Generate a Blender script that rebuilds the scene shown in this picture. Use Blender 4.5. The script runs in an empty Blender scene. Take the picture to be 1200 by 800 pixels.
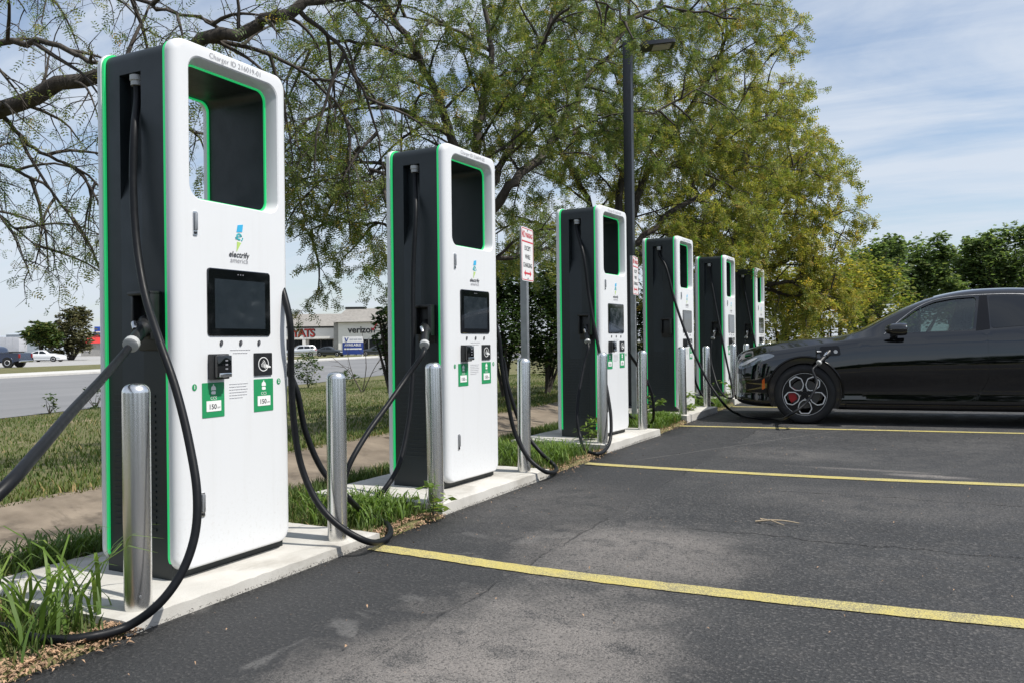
import bpy, bmesh, math, random
import numpy as np
from mathutils import Vector, Matrix
from mathutils.bvhtree import BVHTree
from mathutils.geometry import tessellate_polygon

SC = bpy.context.scene
COL = SC.collection
R = math.radians

# ------------------------------------------------------------------ camera
CAMZ = 1.03
FPX = 955.31                                  # focal length in pixels of a 1200 px wide frame
YAW, PITCH, ROLL = 0.4605, 0.0018, -0.0118
fw = Vector((-math.sin(YAW) * math.cos(PITCH), math.cos(YAW) * math.cos(PITCH), math.sin(PITCH)))
rt0 = Vector((math.cos(YAW), math.sin(YAW), 0))
up0 = rt0.cross(fw)
RT = math.cos(ROLL) * rt0 + math.sin(ROLL) * up0
UP = -math.sin(ROLL) * rt0 + math.cos(ROLL) * up0
cam = bpy.data.cameras.new('camera')
cam.sensor_width = 36
cam.lens = FPX / 1200 * 36
cam.clip_start = 0.05
cam.clip_end = 4000
camo = bpy.data.objects.new('camera', cam)
COL.objects.link(camo)
m = Matrix((RT, UP, -fw)).transposed().to_4x4()
m.translation = (0, 0, CAMZ)
camo.matrix_world = m
SC.camera = camo
CAMP = Vector((0, 0, CAMZ))

# ------------------------------------------------------------------ sky and sun
SUN_EL, SUN_AZ = R(56.5), R(5.0)              # azimuth from +X towards +Y
sunv = Vector((math.cos(SUN_EL) * math.cos(SUN_AZ), math.cos(SUN_EL) * math.sin(SUN_AZ), math.sin(SUN_EL)))
W = bpy.data.worlds.new('World')
SC.world = W
W.use_nodes = True
nt = W.node_tree
nt.nodes.clear()
def wn(t, **k):
    n = nt.nodes.new(t)
    for a, b in k.items(): setattr(n, a, b)
    return n
out = wn('ShaderNodeOutputWorld')
bg = wn('ShaderNodeBackground')
bg.inputs['Strength'].default_value = 0.135
sky = wn('ShaderNodeTexSky', sky_type='NISHITA')
sky.sun_disc = False
sky.sun_elevation = SUN_EL
sky.sun_rotation = math.pi / 2 - SUN_AZ
sky.air_density = 1.0
sky.dust_density = 1.0
sky.ozone_density = 1.5
tc = wn('ShaderNodeTexCoord')
sep = wn('ShaderNodeSeparateXYZ')
nt.links.new(tc.outputs['Generated'], sep.inputs[0])
def mth(op, a, b=None, clamp=False):
    n = wn('ShaderNodeMath', operation=op, use_clamp=clamp)
    for i, v in enumerate((a, b)):
        if v is None: continue
        if isinstance(v, (int, float)): n.inputs[i].default_value = v
        else: nt.links.new(v, n.inputs[i])
    return n.outputs[0]
zc = mth('ADD', mth('MAXIMUM', sep.outputs['Z'], 0.0), 0.22)
px = mth('DIVIDE', sep.outputs['X'], zc)
py = mth('DIVIDE', sep.outputs['Y'], zc)
cmb = wn('ShaderNodeCombineXYZ')
nt.links.new(px, cmb.inputs[0]); nt.links.new(py, cmb.inputs[1])
def cloud(rot, scale, loc, nscale, detail, rough, dist, lo, hi):
    mp = wn('ShaderNodeMapping')
    mp.inputs['Rotation'].default_value = (0, 0, rot)
    mp.inputs['Scale'].default_value = scale
    mp.inputs['Location'].default_value = loc
    nt.links.new(cmb.outputs[0], mp.inputs[0])
    nz = wn('ShaderNodeTexNoise')
    nz.inputs['Scale'].default_value = nscale
    nz.inputs['Detail'].default_value = detail
    nz.inputs['Roughness'].default_value = rough
    nz.inputs['Distortion'].default_value = dist
    nt.links.new(mp.outputs[0], nz.inputs['Vector'])
    mr = wn('ShaderNodeMapRange', interpolation_type='SMOOTHSTEP')
    mr.inputs[1].default_value = lo; mr.inputs[2].default_value = hi
    nt.links.new(nz.outputs[0], mr.inputs[0])
    return mr.outputs[0]
c1 = cloud(R(35), (0.75, 1.5, 1), (1.3, 0.4, 0), 1.1, 7, 0.58, 0.5, 0.32, 0.58)
c2 = cloud(R(52), (0.45, 2.6, 1), (4.3, 2.4, 0), 2.1, 9, 0.62, 0.7, 0.34, 0.72)
cov = mth('ADD', mth('MULTIPLY', c1, 0.62), mth('MULTIPLY', c2, 0.42), True)
# thin cloud thickens towards the horizon, where one looks through more of it
hz = wn('ShaderNodeMapRange', interpolation_type='SMOOTHSTEP')
hz.inputs[1].default_value = 0.30; hz.inputs[2].default_value = 0.0
hz.inputs[3].default_value = 0.0; hz.inputs[4].default_value = 0.30
nt.links.new(sep.outputs['Z'], hz.inputs[0])
cov = mth('MULTIPLY', mth('ADD', cov, hz.outputs[0], True), 0.86)
mix = wn('ShaderNodeMix', data_type='RGBA')
nt.links.new(cov, mix.inputs[0])
nt.links.new(sky.outputs[0], mix.inputs[6])
mix.inputs[7].default_value = (4.9, 5.35, 6.0, 1)
nt.links.new(mix.outputs[2], bg.inputs[0])
nt.links.new(bg.outputs[0], out.inputs[0])

sl = bpy.data.lights.new('sun', 'SUN')
sl.energy = 4.9
sl.angle = R(0.53)
sl.color = (1.0, 0.955, 0.88)
so = bpy.data.objects.new('sun', sl)
COL.objects.link(so)
so.rotation_euler = (-sunv).to_track_quat('-Z', 'Y').to_euler()
so.location = (20, 0, 30)

SC.view_settings.view_transform = 'Standard'
SC.view_settings.look = 'None'
SC.view_settings.gamma = 1
SC.view_settings.exposure = 0.12
SC.view_settings.use_curve_mapping = False
SC.render.engine = 'CYCLES'
SC.cycles.max_bounces = 6
SC.cycles.transparent_max_bounces = 8
SC.cycles.use_denoising = True

# ------------------------------------------------------------------ materials
MAT = {}
def newmat(name):
    mt = bpy.data.materials.new(name)
    mt.use_nodes = True
    MAT[name] = mt
    return mt, mt.node_tree, mt.node_tree.nodes['Principled BSDF']
def N(t, typ, **k):
    n = t.nodes.new(typ)
    for a, b in k.items():
        if a in n.inputs.keys() if hasattr(n, 'inputs') else False: n.inputs[a].default_value = b
        else: setattr(n, a, b)
    return n
def L(t, a, b): t.links.new(a, b)
def noise(t, scale, detail=4, rough=0.55, vec=None, dist=0.0):
    n = t.nodes.new('ShaderNodeTexNoise')
    n.inputs['Scale'].default_value = scale
    n.inputs['Detail'].default_value = detail
    n.inputs['Roughness'].default_value = rough
    n.inputs['Distortion'].default_value = dist
    if vec is not None: t.links.new(vec, n.inputs['Vector'])
    return n.outputs[0]
def ramp(t, fac, stops):
    r = t.nodes.new('ShaderNodeValToRGB')
    e = r.color_ramp.elements
    while len(e) > 1: e.remove(e[-1])
    for i, (p, c) in enumerate(stops):
        q = e[0] if i == 0 else e.new(p)
        q.position = p
        q.color = (*c, 1) if len(c) == 3 else c
    t.links.new(fac, r.inputs[0])
    return r.outputs[0]
def mrange(t, v, a, b, c=0.0, d=1.0, smooth=True):
    n = t.nodes.new('ShaderNodeMapRange')
    if smooth: n.interpolation_type = 'SMOOTHSTEP'
    t.links.new(v, n.inputs[0])
    for i, x in zip((1, 2, 3, 4), (a, b, c, d)): n.inputs[i].default_value = x
    return n.outputs[0]
def mixc(t, fac, a, b, mode='MIX'):
    n = t.nodes.new('ShaderNodeMix'); n.data_type = 'RGBA'; n.blend_type = mode
    for i, v in ((0, fac), (6, a), (7, b)):
        if isinstance(v, (int, float)): n.inputs[i].default_value = v
        elif isinstance(v, tuple): n.inputs[i].default_value = (*v, 1) if len(v) == 3 else v
        else: t.links.new(v, n.inputs[i])
    return n.outputs[2]
def mm(t, op, a, b=None, clamp=False):
    n = t.nodes.new('ShaderNodeMath'); n.operation = op; n.use_clamp = clamp
    for i, v in enumerate((a, b)):
        if v is None: continue
        if isinstance(v, (int, float)): n.inputs[i].default_value = v
        else: t.links.new(v, n.inputs[i])
    return n.outputs[0]
def coords(t, kind='Object'):
    return t.nodes.new('ShaderNodeTexCoord').outputs[kind]
def position(t):
    return t.nodes.new('ShaderNodeNewGeometry').outputs['Position']
def bump(t, bsdf, h, strength=0.3, dist=0.01):
    b = t.nodes.new('ShaderNodeBump')
    b.inputs['Strength'].default_value = strength
    b.inputs['Distance'].default_value = dist
    t.links.new(h, b.inputs['Height'])
    t.links.new(b.outputs[0], bsdf.inputs['Normal'])
def pm(name, col, rough=0.5, metal=0.0, var=0.0, vscale=8, bmp=0.0, bscale=60, coat=0.0, spec=0.5, emit=None, es=0.0, kind='Object'):
    mt, t, b = newmat(name)
    b.inputs['Base Color'].default_value = (*col, 1)
    b.inputs['Roughness'].default_value = rough
    b.inputs['Metallic'].default_value = metal
    b.inputs['Specular IOR Level'].default_value = spec
    b.inputs['Coat Weight'].default_value = coat
    b.inputs['Coat Roughness'].default_value = 0.04
    if emit:
        b.inputs['Emission Color'].default_value = (*emit, 1)
        b.inputs['Emission Strength'].default_value = es
    v = coords(t, kind)
    if var:
        n = noise(t, vscale, 6, 0.6, v)
        lo = tuple(c * (1 - var) for c in col); hi = tuple(min(1, c * (1 + var)) for c in col)
        L(t, ramp(t, n, [(0.3, lo), (0.7, hi)]), b.inputs['Base Color'])
        L(t, mrange(t, n, 0.3, 0.7, max(0, rough - 0.06), min(1, rough + 0.08)), b.inputs['Roughness'])
    if bmp: bump(t, b, noise(t, bscale, 5, 0.6, v), bmp, 0.004)
    return mt

mt, t, b = newmat('white_paint')
v = coords(t)
mp = N(t, 'ShaderNodeMapping'); mp.inputs['Scale'].default_value = (14, 14, 0.7); L(t, v, mp.inputs[0])
st = noise(t, 1.6, 5, 0.6, mp.outputs[0]); bl = noise(t, 2.2, 6, 0.6, v); sp_ = noise(t, 55, 4, 0.7, v)
zz_ = N(t, 'ShaderNodeSeparateXYZ'); L(t, v, zz_.inputs[0])
c = mixc(t, mm(t, 'MULTIPLY', mrange(t, st, 0.50, 0.75), 0.10), (0.69, 0.705, 0.72), (0.52, 0.51, 0.48))
c = mixc(t, mm(t, 'MULTIPLY', mrange(t, bl, 0.45, 0.75), 0.08), c, (0.62, 0.63, 0.64))
c = mixc(t, mm(t, 'MULTIPLY', mm(t, 'MULTIPLY', mrange(t, sp_, 0.52, 0.68), mrange(t, zz_.outputs[2], 0.55, 0.03)), 0.22), c, (0.42, 0.40, 0.36))
L(t, c, b.inputs['Base Color'])
L(t, mrange(t, bl, 0.3, 0.7, 0.28, 0.42), b.inputs['Roughness'])
b.inputs['Coat Weight'].default_value = 0.2
pm('core_dark', (0.013, 0.019, 0.021), 0.45, var=0.10, vscale=6, bmp=0.05, bscale=350)
pm('led_green', (0.02, 0.42, 0.14), 0.35, emit=(0.02, 0.75, 0.20), es=0.42)
pm('rubber', (0.009, 0.010, 0.012), 0.44, var=0.15, vscale=30, spec=0.20)
pm('plastic_black', (0.012, 0.013, 0.014), 0.38, var=0.1, vscale=20)
pm('slot_black', (0.010, 0.012, 0.013), 0.55)
pm('grey_ring', (0.42, 0.43, 0.43), 0.4, var=0.08)
pm('screen_glass', (0.004, 0.005, 0.006), 0.05, spec=0.5, coat=0.6)
pm('display_glass', (0.020, 0.027, 0.034), 0.07, spec=0.6, coat=0.6, var=0.05, vscale=14)
pm('green_print', (0.015, 0.26, 0.095), 0.42, var=0.04)
pm('white_print', (0.78, 0.79, 0.78), 0.45)
pm('dark_print', (0.035, 0.037, 0.042), 0.5)
pm('grey_print', (0.22, 0.22, 0.24), 0.5)
pm('pale_print', (0.42, 0.42, 0.44), 0.5)
pm('logo_blue', (0.04, 0.40, 0.68), 0.45)
pm('logo_teal', (0.06, 0.38, 0.42), 0.45)
pm('logo_green', (0.42, 0.60, 0.16), 0.45)
pm('chrome', (0.62, 0.63, 0.65), 0.18, 1.0)
pm('galvanised', (0.40, 0.41, 0.42), 0.42, 0.85, var=0.12, vscale=14, bmp=0.06, bscale=60)
pm('sign_red', (0.55, 0.03, 0.045), 0.45)
pm('sign_white', (0.74, 0.74, 0.74), 0.4, var=0.03)
pm('sign_back', (0.45, 0.46, 0.47), 0.4, 0.8)
pm('pole_dark', (0.020, 0.023, 0.030), 0.38, var=0.15, vscale=4, bmp=0.03)
pm('lens_pale', (0.55, 0.52, 0.45), 0.25)
pm('car_black', (0.0014, 0.0017, 0.0026), 0.05, coat=1.0, spec=0.5)
pm('car_trim', (0.004, 0.004, 0.005), 0.18, spec=0.35)
pm('tyre', (0.012, 0.012, 0.013), 0.75, var=0.2, vscale=12, bmp=0.1, bscale=90)
pm('rim_dark', (0.010, 0.010, 0.011), 0.28, 0.3)
pm('rim_silver', (0.78, 0.78, 0.79), 0.32, 0.6)
pm('caliper_red', (0.40, 0.012, 0.015), 0.35)
pm('brake_disc', (0.10, 0.097, 0.093), 0.45, 0.9)
pm('amber', (0.70, 0.12, 0.01), 0.25, coat=0.5)
pm('headlamp', (0.22, 0.24, 0.26), 0.10, 0.7, coat=1.0)
pm('seat_dark', (0.015, 0.015, 0.016), 0.7)
pm('privacy_glass', (0.004, 0.005, 0.006), 0.03, coat=0.5)
pm('car_navy', (0.012, 0.024, 0.060), 0.25, coat=0.8)
pm('car_white', (0.72, 0.73, 0.74), 0.3, coat=0.6)
pm('car_silver', (0.46, 0.48, 0.50), 0.3, 0.6, coat=0.6)
pm('car_grey', (0.025, 0.030, 0.034), 0.3, coat=0.6)
pm('tail_red', (0.28, 0.012, 0.012), 0.3)
pm('far_glass', (0.012, 0.015, 0.018), 0.08)
pm('trailer_grey', (0.42, 0.43, 0.46), 0.5, var=0.06, vscale=1)
pm('concrete_wall', (0.60, 0.59, 0.56), 0.85, var=0.05, vscale=0.5)
pm('facade_white', (0.78, 0.755, 0.70), 0.8, var=0.04, vscale=0.4)
pm('roof_shingle', (0.26, 0.245, 0.225), 0.9, var=0.18, vscale=2.2, bmp=0.3, bscale=9)
pm('brick_grey', (0.34, 0.33, 0.31), 0.9, var=0.12, vscale=2)
pm('frame_dark', (0.02, 0.02, 0.021), 0.5)
pm('sign_blue', (0.02, 0.05, 0.24), 0.45)
pm('yats_red', (0.42, 0.035, 0.02), 0.5)
pm('canopy_red', (0.52, 0.03, 0.025), 0.6)
pm('sign_blue2', (0.02, 0.07, 0.36), 0.45)
pm('steel_building', (0.36, 0.40, 0.44), 0.6, var=0.05, vscale=0.3)
pm('chip_tan', (0.34, 0.22, 0.135), 0.85, var=0.5, vscale=30, kind='Object')
pm('grit_dark', (0.10, 0.095, 0.088), 0.9, var=0.6, vscale=40)
pm('twig_dry', (0.36, 0.29, 0.20), 0.85, var=0.2, vscale=30)

# brushed stainless
mt, t, b = newmat('stainless')
b.inputs['Metallic'].default_value = 1
b.inputs['Base Color'].default_value = (0.80, 0.795, 0.78, 1)
b.inputs['Roughness'].default_value = 0.25

# tinted but clear car glass
mt, t, b = newmat('clear_glass')
tr = N(t, 'ShaderNodeBsdfTransparent'); tr.inputs[0].default_value = (0.60, 0.68, 0.66, 1)
gl = N(t, 'ShaderNodeBsdfGlossy'); gl.inputs['Roughness'].default_value = 0.02
fr = N(t, 'ShaderNodeFresnel'); fr.inputs[0].default_value = 1.5
ms = N(t, 'ShaderNodeMixShader')
L(t, mm(t, 'ADD', fr.outputs[0], 0.04), ms.inputs[0]); L(t, tr.outputs[0], ms.inputs[1]); L(t, gl.outputs[0], ms.inputs[2])
L(t, ms.outputs[0], t.nodes['Material Output'].inputs[0])

# leaves and grass: colour follows a per-leaf value, light passes through the blade
def leafmat(name, stops, trans=0.35, rough=0.5):
    mt, t, b = newmat(name)
    a = N(t, 'ShaderNodeAttribute'); a.attribute_name = 'var'
    c = ramp(t, a.outputs['Fac'], stops)
    L(t, c, b.inputs['Base Color'])
    b.inputs['Roughness'].default_value = rough
    b.inputs['Specular IOR Level'].default_value = 0.3
    tl = N(t, 'ShaderNodeBsdfTranslucent')
    L(t, mixc(t, 1.0, c, (1.25, 1.3, 0.75), 'MULTIPLY'), tl.inputs[0])
    ms = N(t, 'ShaderNodeMixShader'); ms.inputs[0].default_value = trans
    L(t, b.outputs[0], ms.inputs[1]); L(t, tl.outputs[0], ms.inputs[2])
    L(t, ms.outputs[0], t.nodes['Material Output'].inputs[0])
leafmat('leaf_locust', [(0.0, (0.055, 0.105, 0.028)), (0.40, (0.115, 0.168, 0.046)), (0.70, (0.215, 0.236, 0.064)), (0.88, (0.35, 0.30, 0.075)), (1.0, (0.36, 0.22, 0.08))], 0.45)
leafmat('leaf_yellow', [(0.0, (0.075, 0.125, 0.026)), (0.30, (0.175, 0.222, 0.050)), (0.60, (0.32, 0.305, 0.066)), (0.88, (0.50, 0.40, 0.09)), (1.0, (0.48, 0.29, 0.08))], 0.5)
leafmat('leaf_dark', [(0.0, (0.020, 0.044, 0.014)), (0.5, (0.048, 0.088, 0.026)), (0.85, (0.085, 0.125, 0.036)), (1.0, (0.14, 0.145, 0.04))])
leafmat('leaf_brown', [(0.0, (0.06, 0.068, 0.030)), (0.6, (0.12, 0.115, 0.055)), (1.0, (0.18, 0.15, 0.08))], 0.25)
leafmat('leaf_mid', [(0.0, (0.075, 0.125, 0.052)), (0.5, (0.140, 0.200, 0.080)), (1.0, (0.24, 0.27, 0.10))], 0.6)
leafmat('grass_blade', [(0.0, (0.042, 0.076, 0.015)), (0.5, (0.082, 0.124, 0.026)), (0.8, (0.15, 0.160, 0.046)), (1.0, (0.33, 0.24, 0.115))], 0.3, 0.65)
leafmat('grass_lush', [(0.0, (0.065, 0.120, 0.022)), (0.6, (0.145, 0.230, 0.046)), (1.0, (0.26, 0.31, 0.08))], 0.35, 0.5)

mt, t, b = newmat('bark')
v = coords(t)
mp = N(t, 'ShaderNodeMapping'); mp.inputs['Scale'].default_value = (1, 1, 0.25); L(t, v, mp.inputs[0])
n = noise(t, 14, 8, 0.65, mp.outputs[0])
L(t, ramp(t, n, [(0.3, (0.022, 0.018, 0.015)), (0.7, (0.085, 0.072, 0.060))]), b.inputs['Base Color'])
b.inputs['Roughness'].default_value = 0.9
bump(t, b, n, 0.8, 0.02)

# cast concrete, with blotches, pores and dirt
def concrete(name, lo, hi, stain, sscale, amt):
    mt, t, b = newmat(name)
    p = position(t)
    n1 = noise(t, 3.0, 8, 0.6, p); n2 = noise(t, sscale, 6, 0.65, p, 0.6); n3 = noise(t, 160, 3, 0.6, p)
    c = ramp(t, n1, [(0.3, lo), (0.7, hi)])
    c = mixc(t, mm(t, 'MULTIPLY', mrange(t, n2, 0.50, 0.68), amt), c, stain)
    c = mixc(t, mm(t, 'MULTIPLY', mrange(t, n3, 0.58, 0.70), 0.35), c, tuple(x * 0.6 for x in lo))
    L(t, c, b.inputs['Base Color'])
    b.inputs['Roughness'].default_value = 0.9
    bump(t, b, mm(t, 'ADD', n3, mm(t, 'MULTIPLY', n1, 1.5)), 0.35, 0.004)
concrete('pad_concrete', (0.41, 0.395, 0.36), (0.55, 0.535, 0.50), (0.29, 0.27, 0.235), 2.4, 0.6)
concrete('swale_concrete', (0.130, 0.103, 0.075), (0.245, 0.200, 0.150), (0.070, 0.055, 0.040), 1.6, 0.95)  # dark blotches hold grime and also mottled shade put into the colour
concrete('kerb_concrete', (0.46, 0.45, 0.43), (0.56, 0.55, 0.52), (0.36, 0.35, 0.33), 0.6, 0.4)
concrete('far_pavement', (0.30, 0.295, 0.285), (0.38, 0.375, 0.36), (0.24, 0.235, 0.23), 0.15, 0.4)

# old road
mt, t, b = newmat('road_asphalt')
p = position(t)
n1 = noise(t, 0.15, 6, 0.6, p); n2 = noise(t, 60, 3, 0.7, p)
mp = N(t, 'ShaderNodeMapping'); mp.inputs['Rotation'].default_value = (0, 0, R(-14.5)); mp.inputs['Scale'].default_value = (0.9, 0.03, 1); L(t, p, mp.inputs[0])
n4 = noise(t, 1.2, 4, 0.6, mp.outputs[0])
c = ramp(t, mm(t, 'ADD', mm(t, 'MULTIPLY', n1, 0.5), mm(t, 'MULTIPLY', n4, 0.5)), [(0.35, (0.155, 0.157, 0.162)), (0.65, (0.225, 0.225, 0.228))])
L(t, mixc(t, mm(t, 'MULTIPLY', n2, 0.3), c, (0.10, 0.10, 0.10)), b.inputs['Base Color'])
b.inputs['Roughness'].default_value = 0.85
bump(t, b, n2, 0.3, 0.006)

# soil and thatch under the grass
mt, t, b = newmat('soil_grass')
p = position(t)
n1 = noise(t, 0.55, 8, 0.62, p); n2 = noise(t, 22, 6, 0.7, p); n3 = noise(t, 2.4, 6, 0.6, p, 0.4)
c = ramp(t, n2, [(0.25, (0.065, 0.072, 0.024)), (0.55, (0.120, 0.118, 0.042)), (0.8, (0.21, 0.175, 0.080))])
dry = ramp(t, n2, [(0.3, (0.17, 0.13, 0.075)), (0.7, (0.30, 0.235, 0.145))])
L(t, mixc(t, mrange(t, mm(t, 'ADD', mm(t, 'MULTIPLY', n1, 0.6), mm(t, 'MULTIPLY', n3, 0.4)), 0.52, 0.66), c, dry), b.inputs['Base Color'])
b.inputs['Roughness'].default_value = 1.0
bump(t, b, n2, 0.6, 0.03)
# lot asphalt: a dark newer trench strip along the kerb, older worn sealcoat beyond the seam
mt, t, b = newmat('lot_asphalt')
p = position(t)
sx = N(t, 'ShaderNodeSeparateXYZ'); L(t, p, sx.inputs[0])
X, Y = sx.outputs[0], sx.outputs[1]
big = noise(t, 0.9, 7, 0.62, p); mid = noise(t, 5.5, 7, 0.65, p, 0.3); fine = noise(t, 170, 3, 0.7, p); grit = noise(t, 420, 2, 0.6, p)
edge = noise(t, 2.0, 6, 0.65, p)
def ell(cx, cy, rx, ry, k=0.5):
    a = mm(t, 'DIVIDE', mm(t, 'SUBTRACT', X, cx), rx); c_ = mm(t, 'DIVIDE', mm(t, 'SUBTRACT', Y, cy), ry)
    d = mm(t, 'ADD', mm(t, 'MULTIPLY', a, a), mm(t, 'MULTIPLY', c_, c_))
    d = mm(t, 'ADD', d, mm(t, 'MULTIPLY', mm(t, 'SUBTRACT', mid, 0.5), 4.0))
    d = mm(t, 'ADD', d, mm(t, 'MULTIPLY', mm(t, 'SUBTRACT', edge, 0.5), 2.5))
    return mm(t, 'MULTIPLY', mrange(t, d, 1.9, 0.0), k)
seam_d = mm(t, 'ADD', mm(t, 'SUBTRACT', X, -1.62), mm(t, 'MULTIPLY', mm(t, 'SUBTRACT', edge, 0.5), 0.16))
old = mrange(t, seam_d, -0.015, 0.02)
c_new = ramp(t, mid, [(0.3, (0.027, 0.028, 0.030)), (0.7, (0.041, 0.042, 0.044))])
c_old = ramp(t, mm(t, 'ADD', mm(t, 'MULTIPLY', big, 0.6), mm(t, 'MULTIPLY', mid, 0.4)), [(0.34, (0.028, 0.029, 0.031)), (0.5, (0.041, 0.042, 0.044)), (0.70, (0.088, 0.086, 0.084))])
c = mixc(t, old, c_new, c_old)
worn = (0.26, 0.238, 0.22)
for e in ((-1.20, 1.9, 0.52, 1.25, 1.0), (-1.25, 3.85, 0.55, 0.55, 0.75), (-2.05, 4.7, 0.5, 0.8, 0.18), (-0.2, 5.6, 0.9, 0.5, 0.16), (0.9, 2.6, 0.7, 0.5, 0.16), (-1.1, 7.6, 0.5, 0.4, 0.2), (0.08, 6.75, 0.28, 0.07, 0.9), (-0.35, 6.9, 0.5, 0.05, 0.5)):
    f = ell(*e)
    f = mm(t, 'MULTIPLY', f, mrange(t, mm(t, 'ADD', mm(t, 'MULTIPLY', mid, 0.5), mm(t, 'MULTIPLY', fine, 0.5)), 0.36, 0.58))
    c = mixc(t, f, c, worn)
# pale dried splashes on the newer strip
f = mm(t, 'MULTIPLY', mm(t, 'MULTIPLY', mrange(t, noise(t, 3.3, 3, 0.5, p, 0.8), 0.60, 0.68), mm(t, 'SUBTRACT', 1.0, old)), mrange(t, Y, 5.5, 2.2, 0.0, 0.42))
c = mixc(t, f, c, (0.19, 0.185, 0.18))
# coarse aggregate showing through
agg = noise(t, 75, 2, 0.5, p)
c = mixc(t, mm(t, 'MULTIPLY', mrange(t, agg, 0.56, 0.66), mm(t, 'ADD', 0.22, mm(t, 'MULTIPLY', old, 0.20))), c, (0.19, 0.18, 0.17))
c = mixc(t, mm(t, 'MULTIPLY', mrange(t, agg, 0.45, 0.34), 0.55), c, (0.018, 0.018, 0.019))
# aggregate sparkle
c = mixc(t, mm(t, 'MULTIPLY', mrange(t, fine, 0.60, 0.72), 0.45), c, (0.15, 0.145, 0.14))
c = mixc(t, mm(t, 'MULTIPLY', mrange(t, fine, 0.44, 0.30), 0.5), c, (0.012, 0.012, 0.013))
# cracks: one across the stall, one oblique, and the seam itself
def crack(expr, w, lim):
    wob = mm(t, 'MULTIPLY', mm(t, 'SUBTRACT', noise(t, 3.1, 8, 0.75, p), 0.5), 0.30)
    d = mm(t, 'ABSOLUTE', mm(t, 'ADD', expr, wob))
    return mm(t, 'MULTIPLY', mrange(t, d, w, w * 0.3), lim)
k1 = crack(mm(t, 'SUBTRACT', Y, 4.42), 0.010, mrange(t, X, -1.3, -1.1))
k2 = crack(mm(t, 'SUBTRACT', mm(t, 'SUBTRACT', Y, mm(t, 'MULTIPLY', X, 2.1)), 11.3), 0.022, mrange(t, Y, 6.6, 6.9))
k3 = crack(mm(t, 'SUBTRACT', Y, 5.75), 0.006, mrange(t, X, -0.9, -0.7))
k4 = mm(t, 'MULTIPLY', mrange(t, mm(t, 'ABSOLUTE', mm(t, 'ADD', seam_d, mm(t, 'MULTIPLY', mm(t, 'SUBTRACT', mid, 0.5), 0.06))), 0.012, 0.003), mrange(t, big, 0.40, 0.62))
c = mixc(t, mm(t, 'MULTIPLY', k2, 0.55), c, (0.17, 0.16, 0.15))
kk = mm(t, 'MAXIMUM', mm(t, 'MULTIPLY', mm(t, 'MAXIMUM', k1, k3), mrange(t, mid, 0.36, 0.52, 0.15, 0.9)), mm(t, 'MULTIPLY', k4, 0.55))
c = mixc(t, mm(t, 'MULTIPLY', kk, 0.8), c, (0.010, 0.010, 0.010))
L(t, c, b.inputs['Base Color'])
L(t, mrange(t, mid, 0.3, 0.7, 0.62, 0.86), b.inputs['Roughness'])
b.inputs['Specular IOR Level'].default_value = 0.35
h = mm(t, 'ADD', mm(t, 'ADD', mm(t, 'MULTIPLY', fine, 0.5), mm(t, 'MULTIPLY', agg, 1.0)), mm(t, 'MULTIPLY', grit, 0.3))
h = mm(t, 'SUBTRACT', mm(t, 'ADD', h, mm(t, 'MULTIPLY', mid, 0.6)), mm(t, 'MULTIPLY', kk, 1.5))
bump(t, b, h, 0.9, 0.010)

# worn yellow paint, thinned where the aggregate stands proud
mt, t, b = newmat('yellow_paint')
p = position(t)
n1 = noise(t, 170, 3, 0.7, p); n2 = noise(t, 4.0, 6, 0.65, p)
c = ramp(t, n2, [(0.3, (0.46, 0.38, 0.10)), (0.7, (0.56, 0.49, 0.20))])
c = mixc(t, mm(t, 'MULTIPLY', mrange(t, mm(t, 'ADD', n1, mm(t, 'MULTIPLY', n2, 0.45)), 0.68, 0.84), 0.8), c, (0.11, 0.10, 0.085))
L(t, c, b.inputs['Base Color'])
b.inputs['Roughness'].default_value = 0.7
bump(t, b, n1, 0.6, 0.006)

# ------------------------------------------------------------------ mesh helpers
def lot_z(y): return 0.003 * (min(max(y, -30), 40) - 2.2)
def G(u, v, z=None):
    """ground point seen at a photo position (z fixed, or on the lot)"""
    d = fw + RT * ((u - 600) / FPX) + UP * ((400 - v) / FPX)
    zz = lot_z(3) if z is None else z
    for _ in range(6):
        q = CAMP + d * ((zz - CAMZ) / d.z)
        if z is None: zz = lot_z(q.y)
    return q
def P(u, v, depth):
    return CAMP + (fw + RT * ((u - 600) / FPX) + UP * ((400 - v) / FPX)) * depth

def link(o, parent=None):
    COL.objects.link(o)
    if parent is not None: o.parent = parent
    return o
def mk(name, verts, faces, mat, parent=None, smooth=None):
    me = bpy.data.meshes.new(name)
    me.from_pydata([tuple(v) for v in verts], [], faces)
    me.update()
    if smooth is not None:
        me.polygons.foreach_set('use_smooth', [True] * len(me.polygons))
        if smooth < 179: me.set_sharp_from_angle(angle=R(smooth))
    if mat: me.materials.append(MAT[mat])
    return link(bpy.data.objects.new(name, me), parent)
def empty(name, loc=(0, 0, 0), rz=0.0):
    o = bpy.data.objects.new(name, None)
    o.empty_display_size = 0.2
    o.location = loc
    o.rotation_euler = (0, 0, rz)
    return link(o)
def tag(o, label=None, cat=None, group=None, kind=None):
    if label: o['label'] = label
    if cat: o['category'] = cat
    if group: o['group'] = group
    if kind: o['kind'] = kind
    return o
def copy_tree(o, parent=None):
    c = o.copy()
    COL.objects.link(c)
    c.parent = parent
    for ch in list(o.children): copy_tree(ch, c)
    return c

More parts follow.
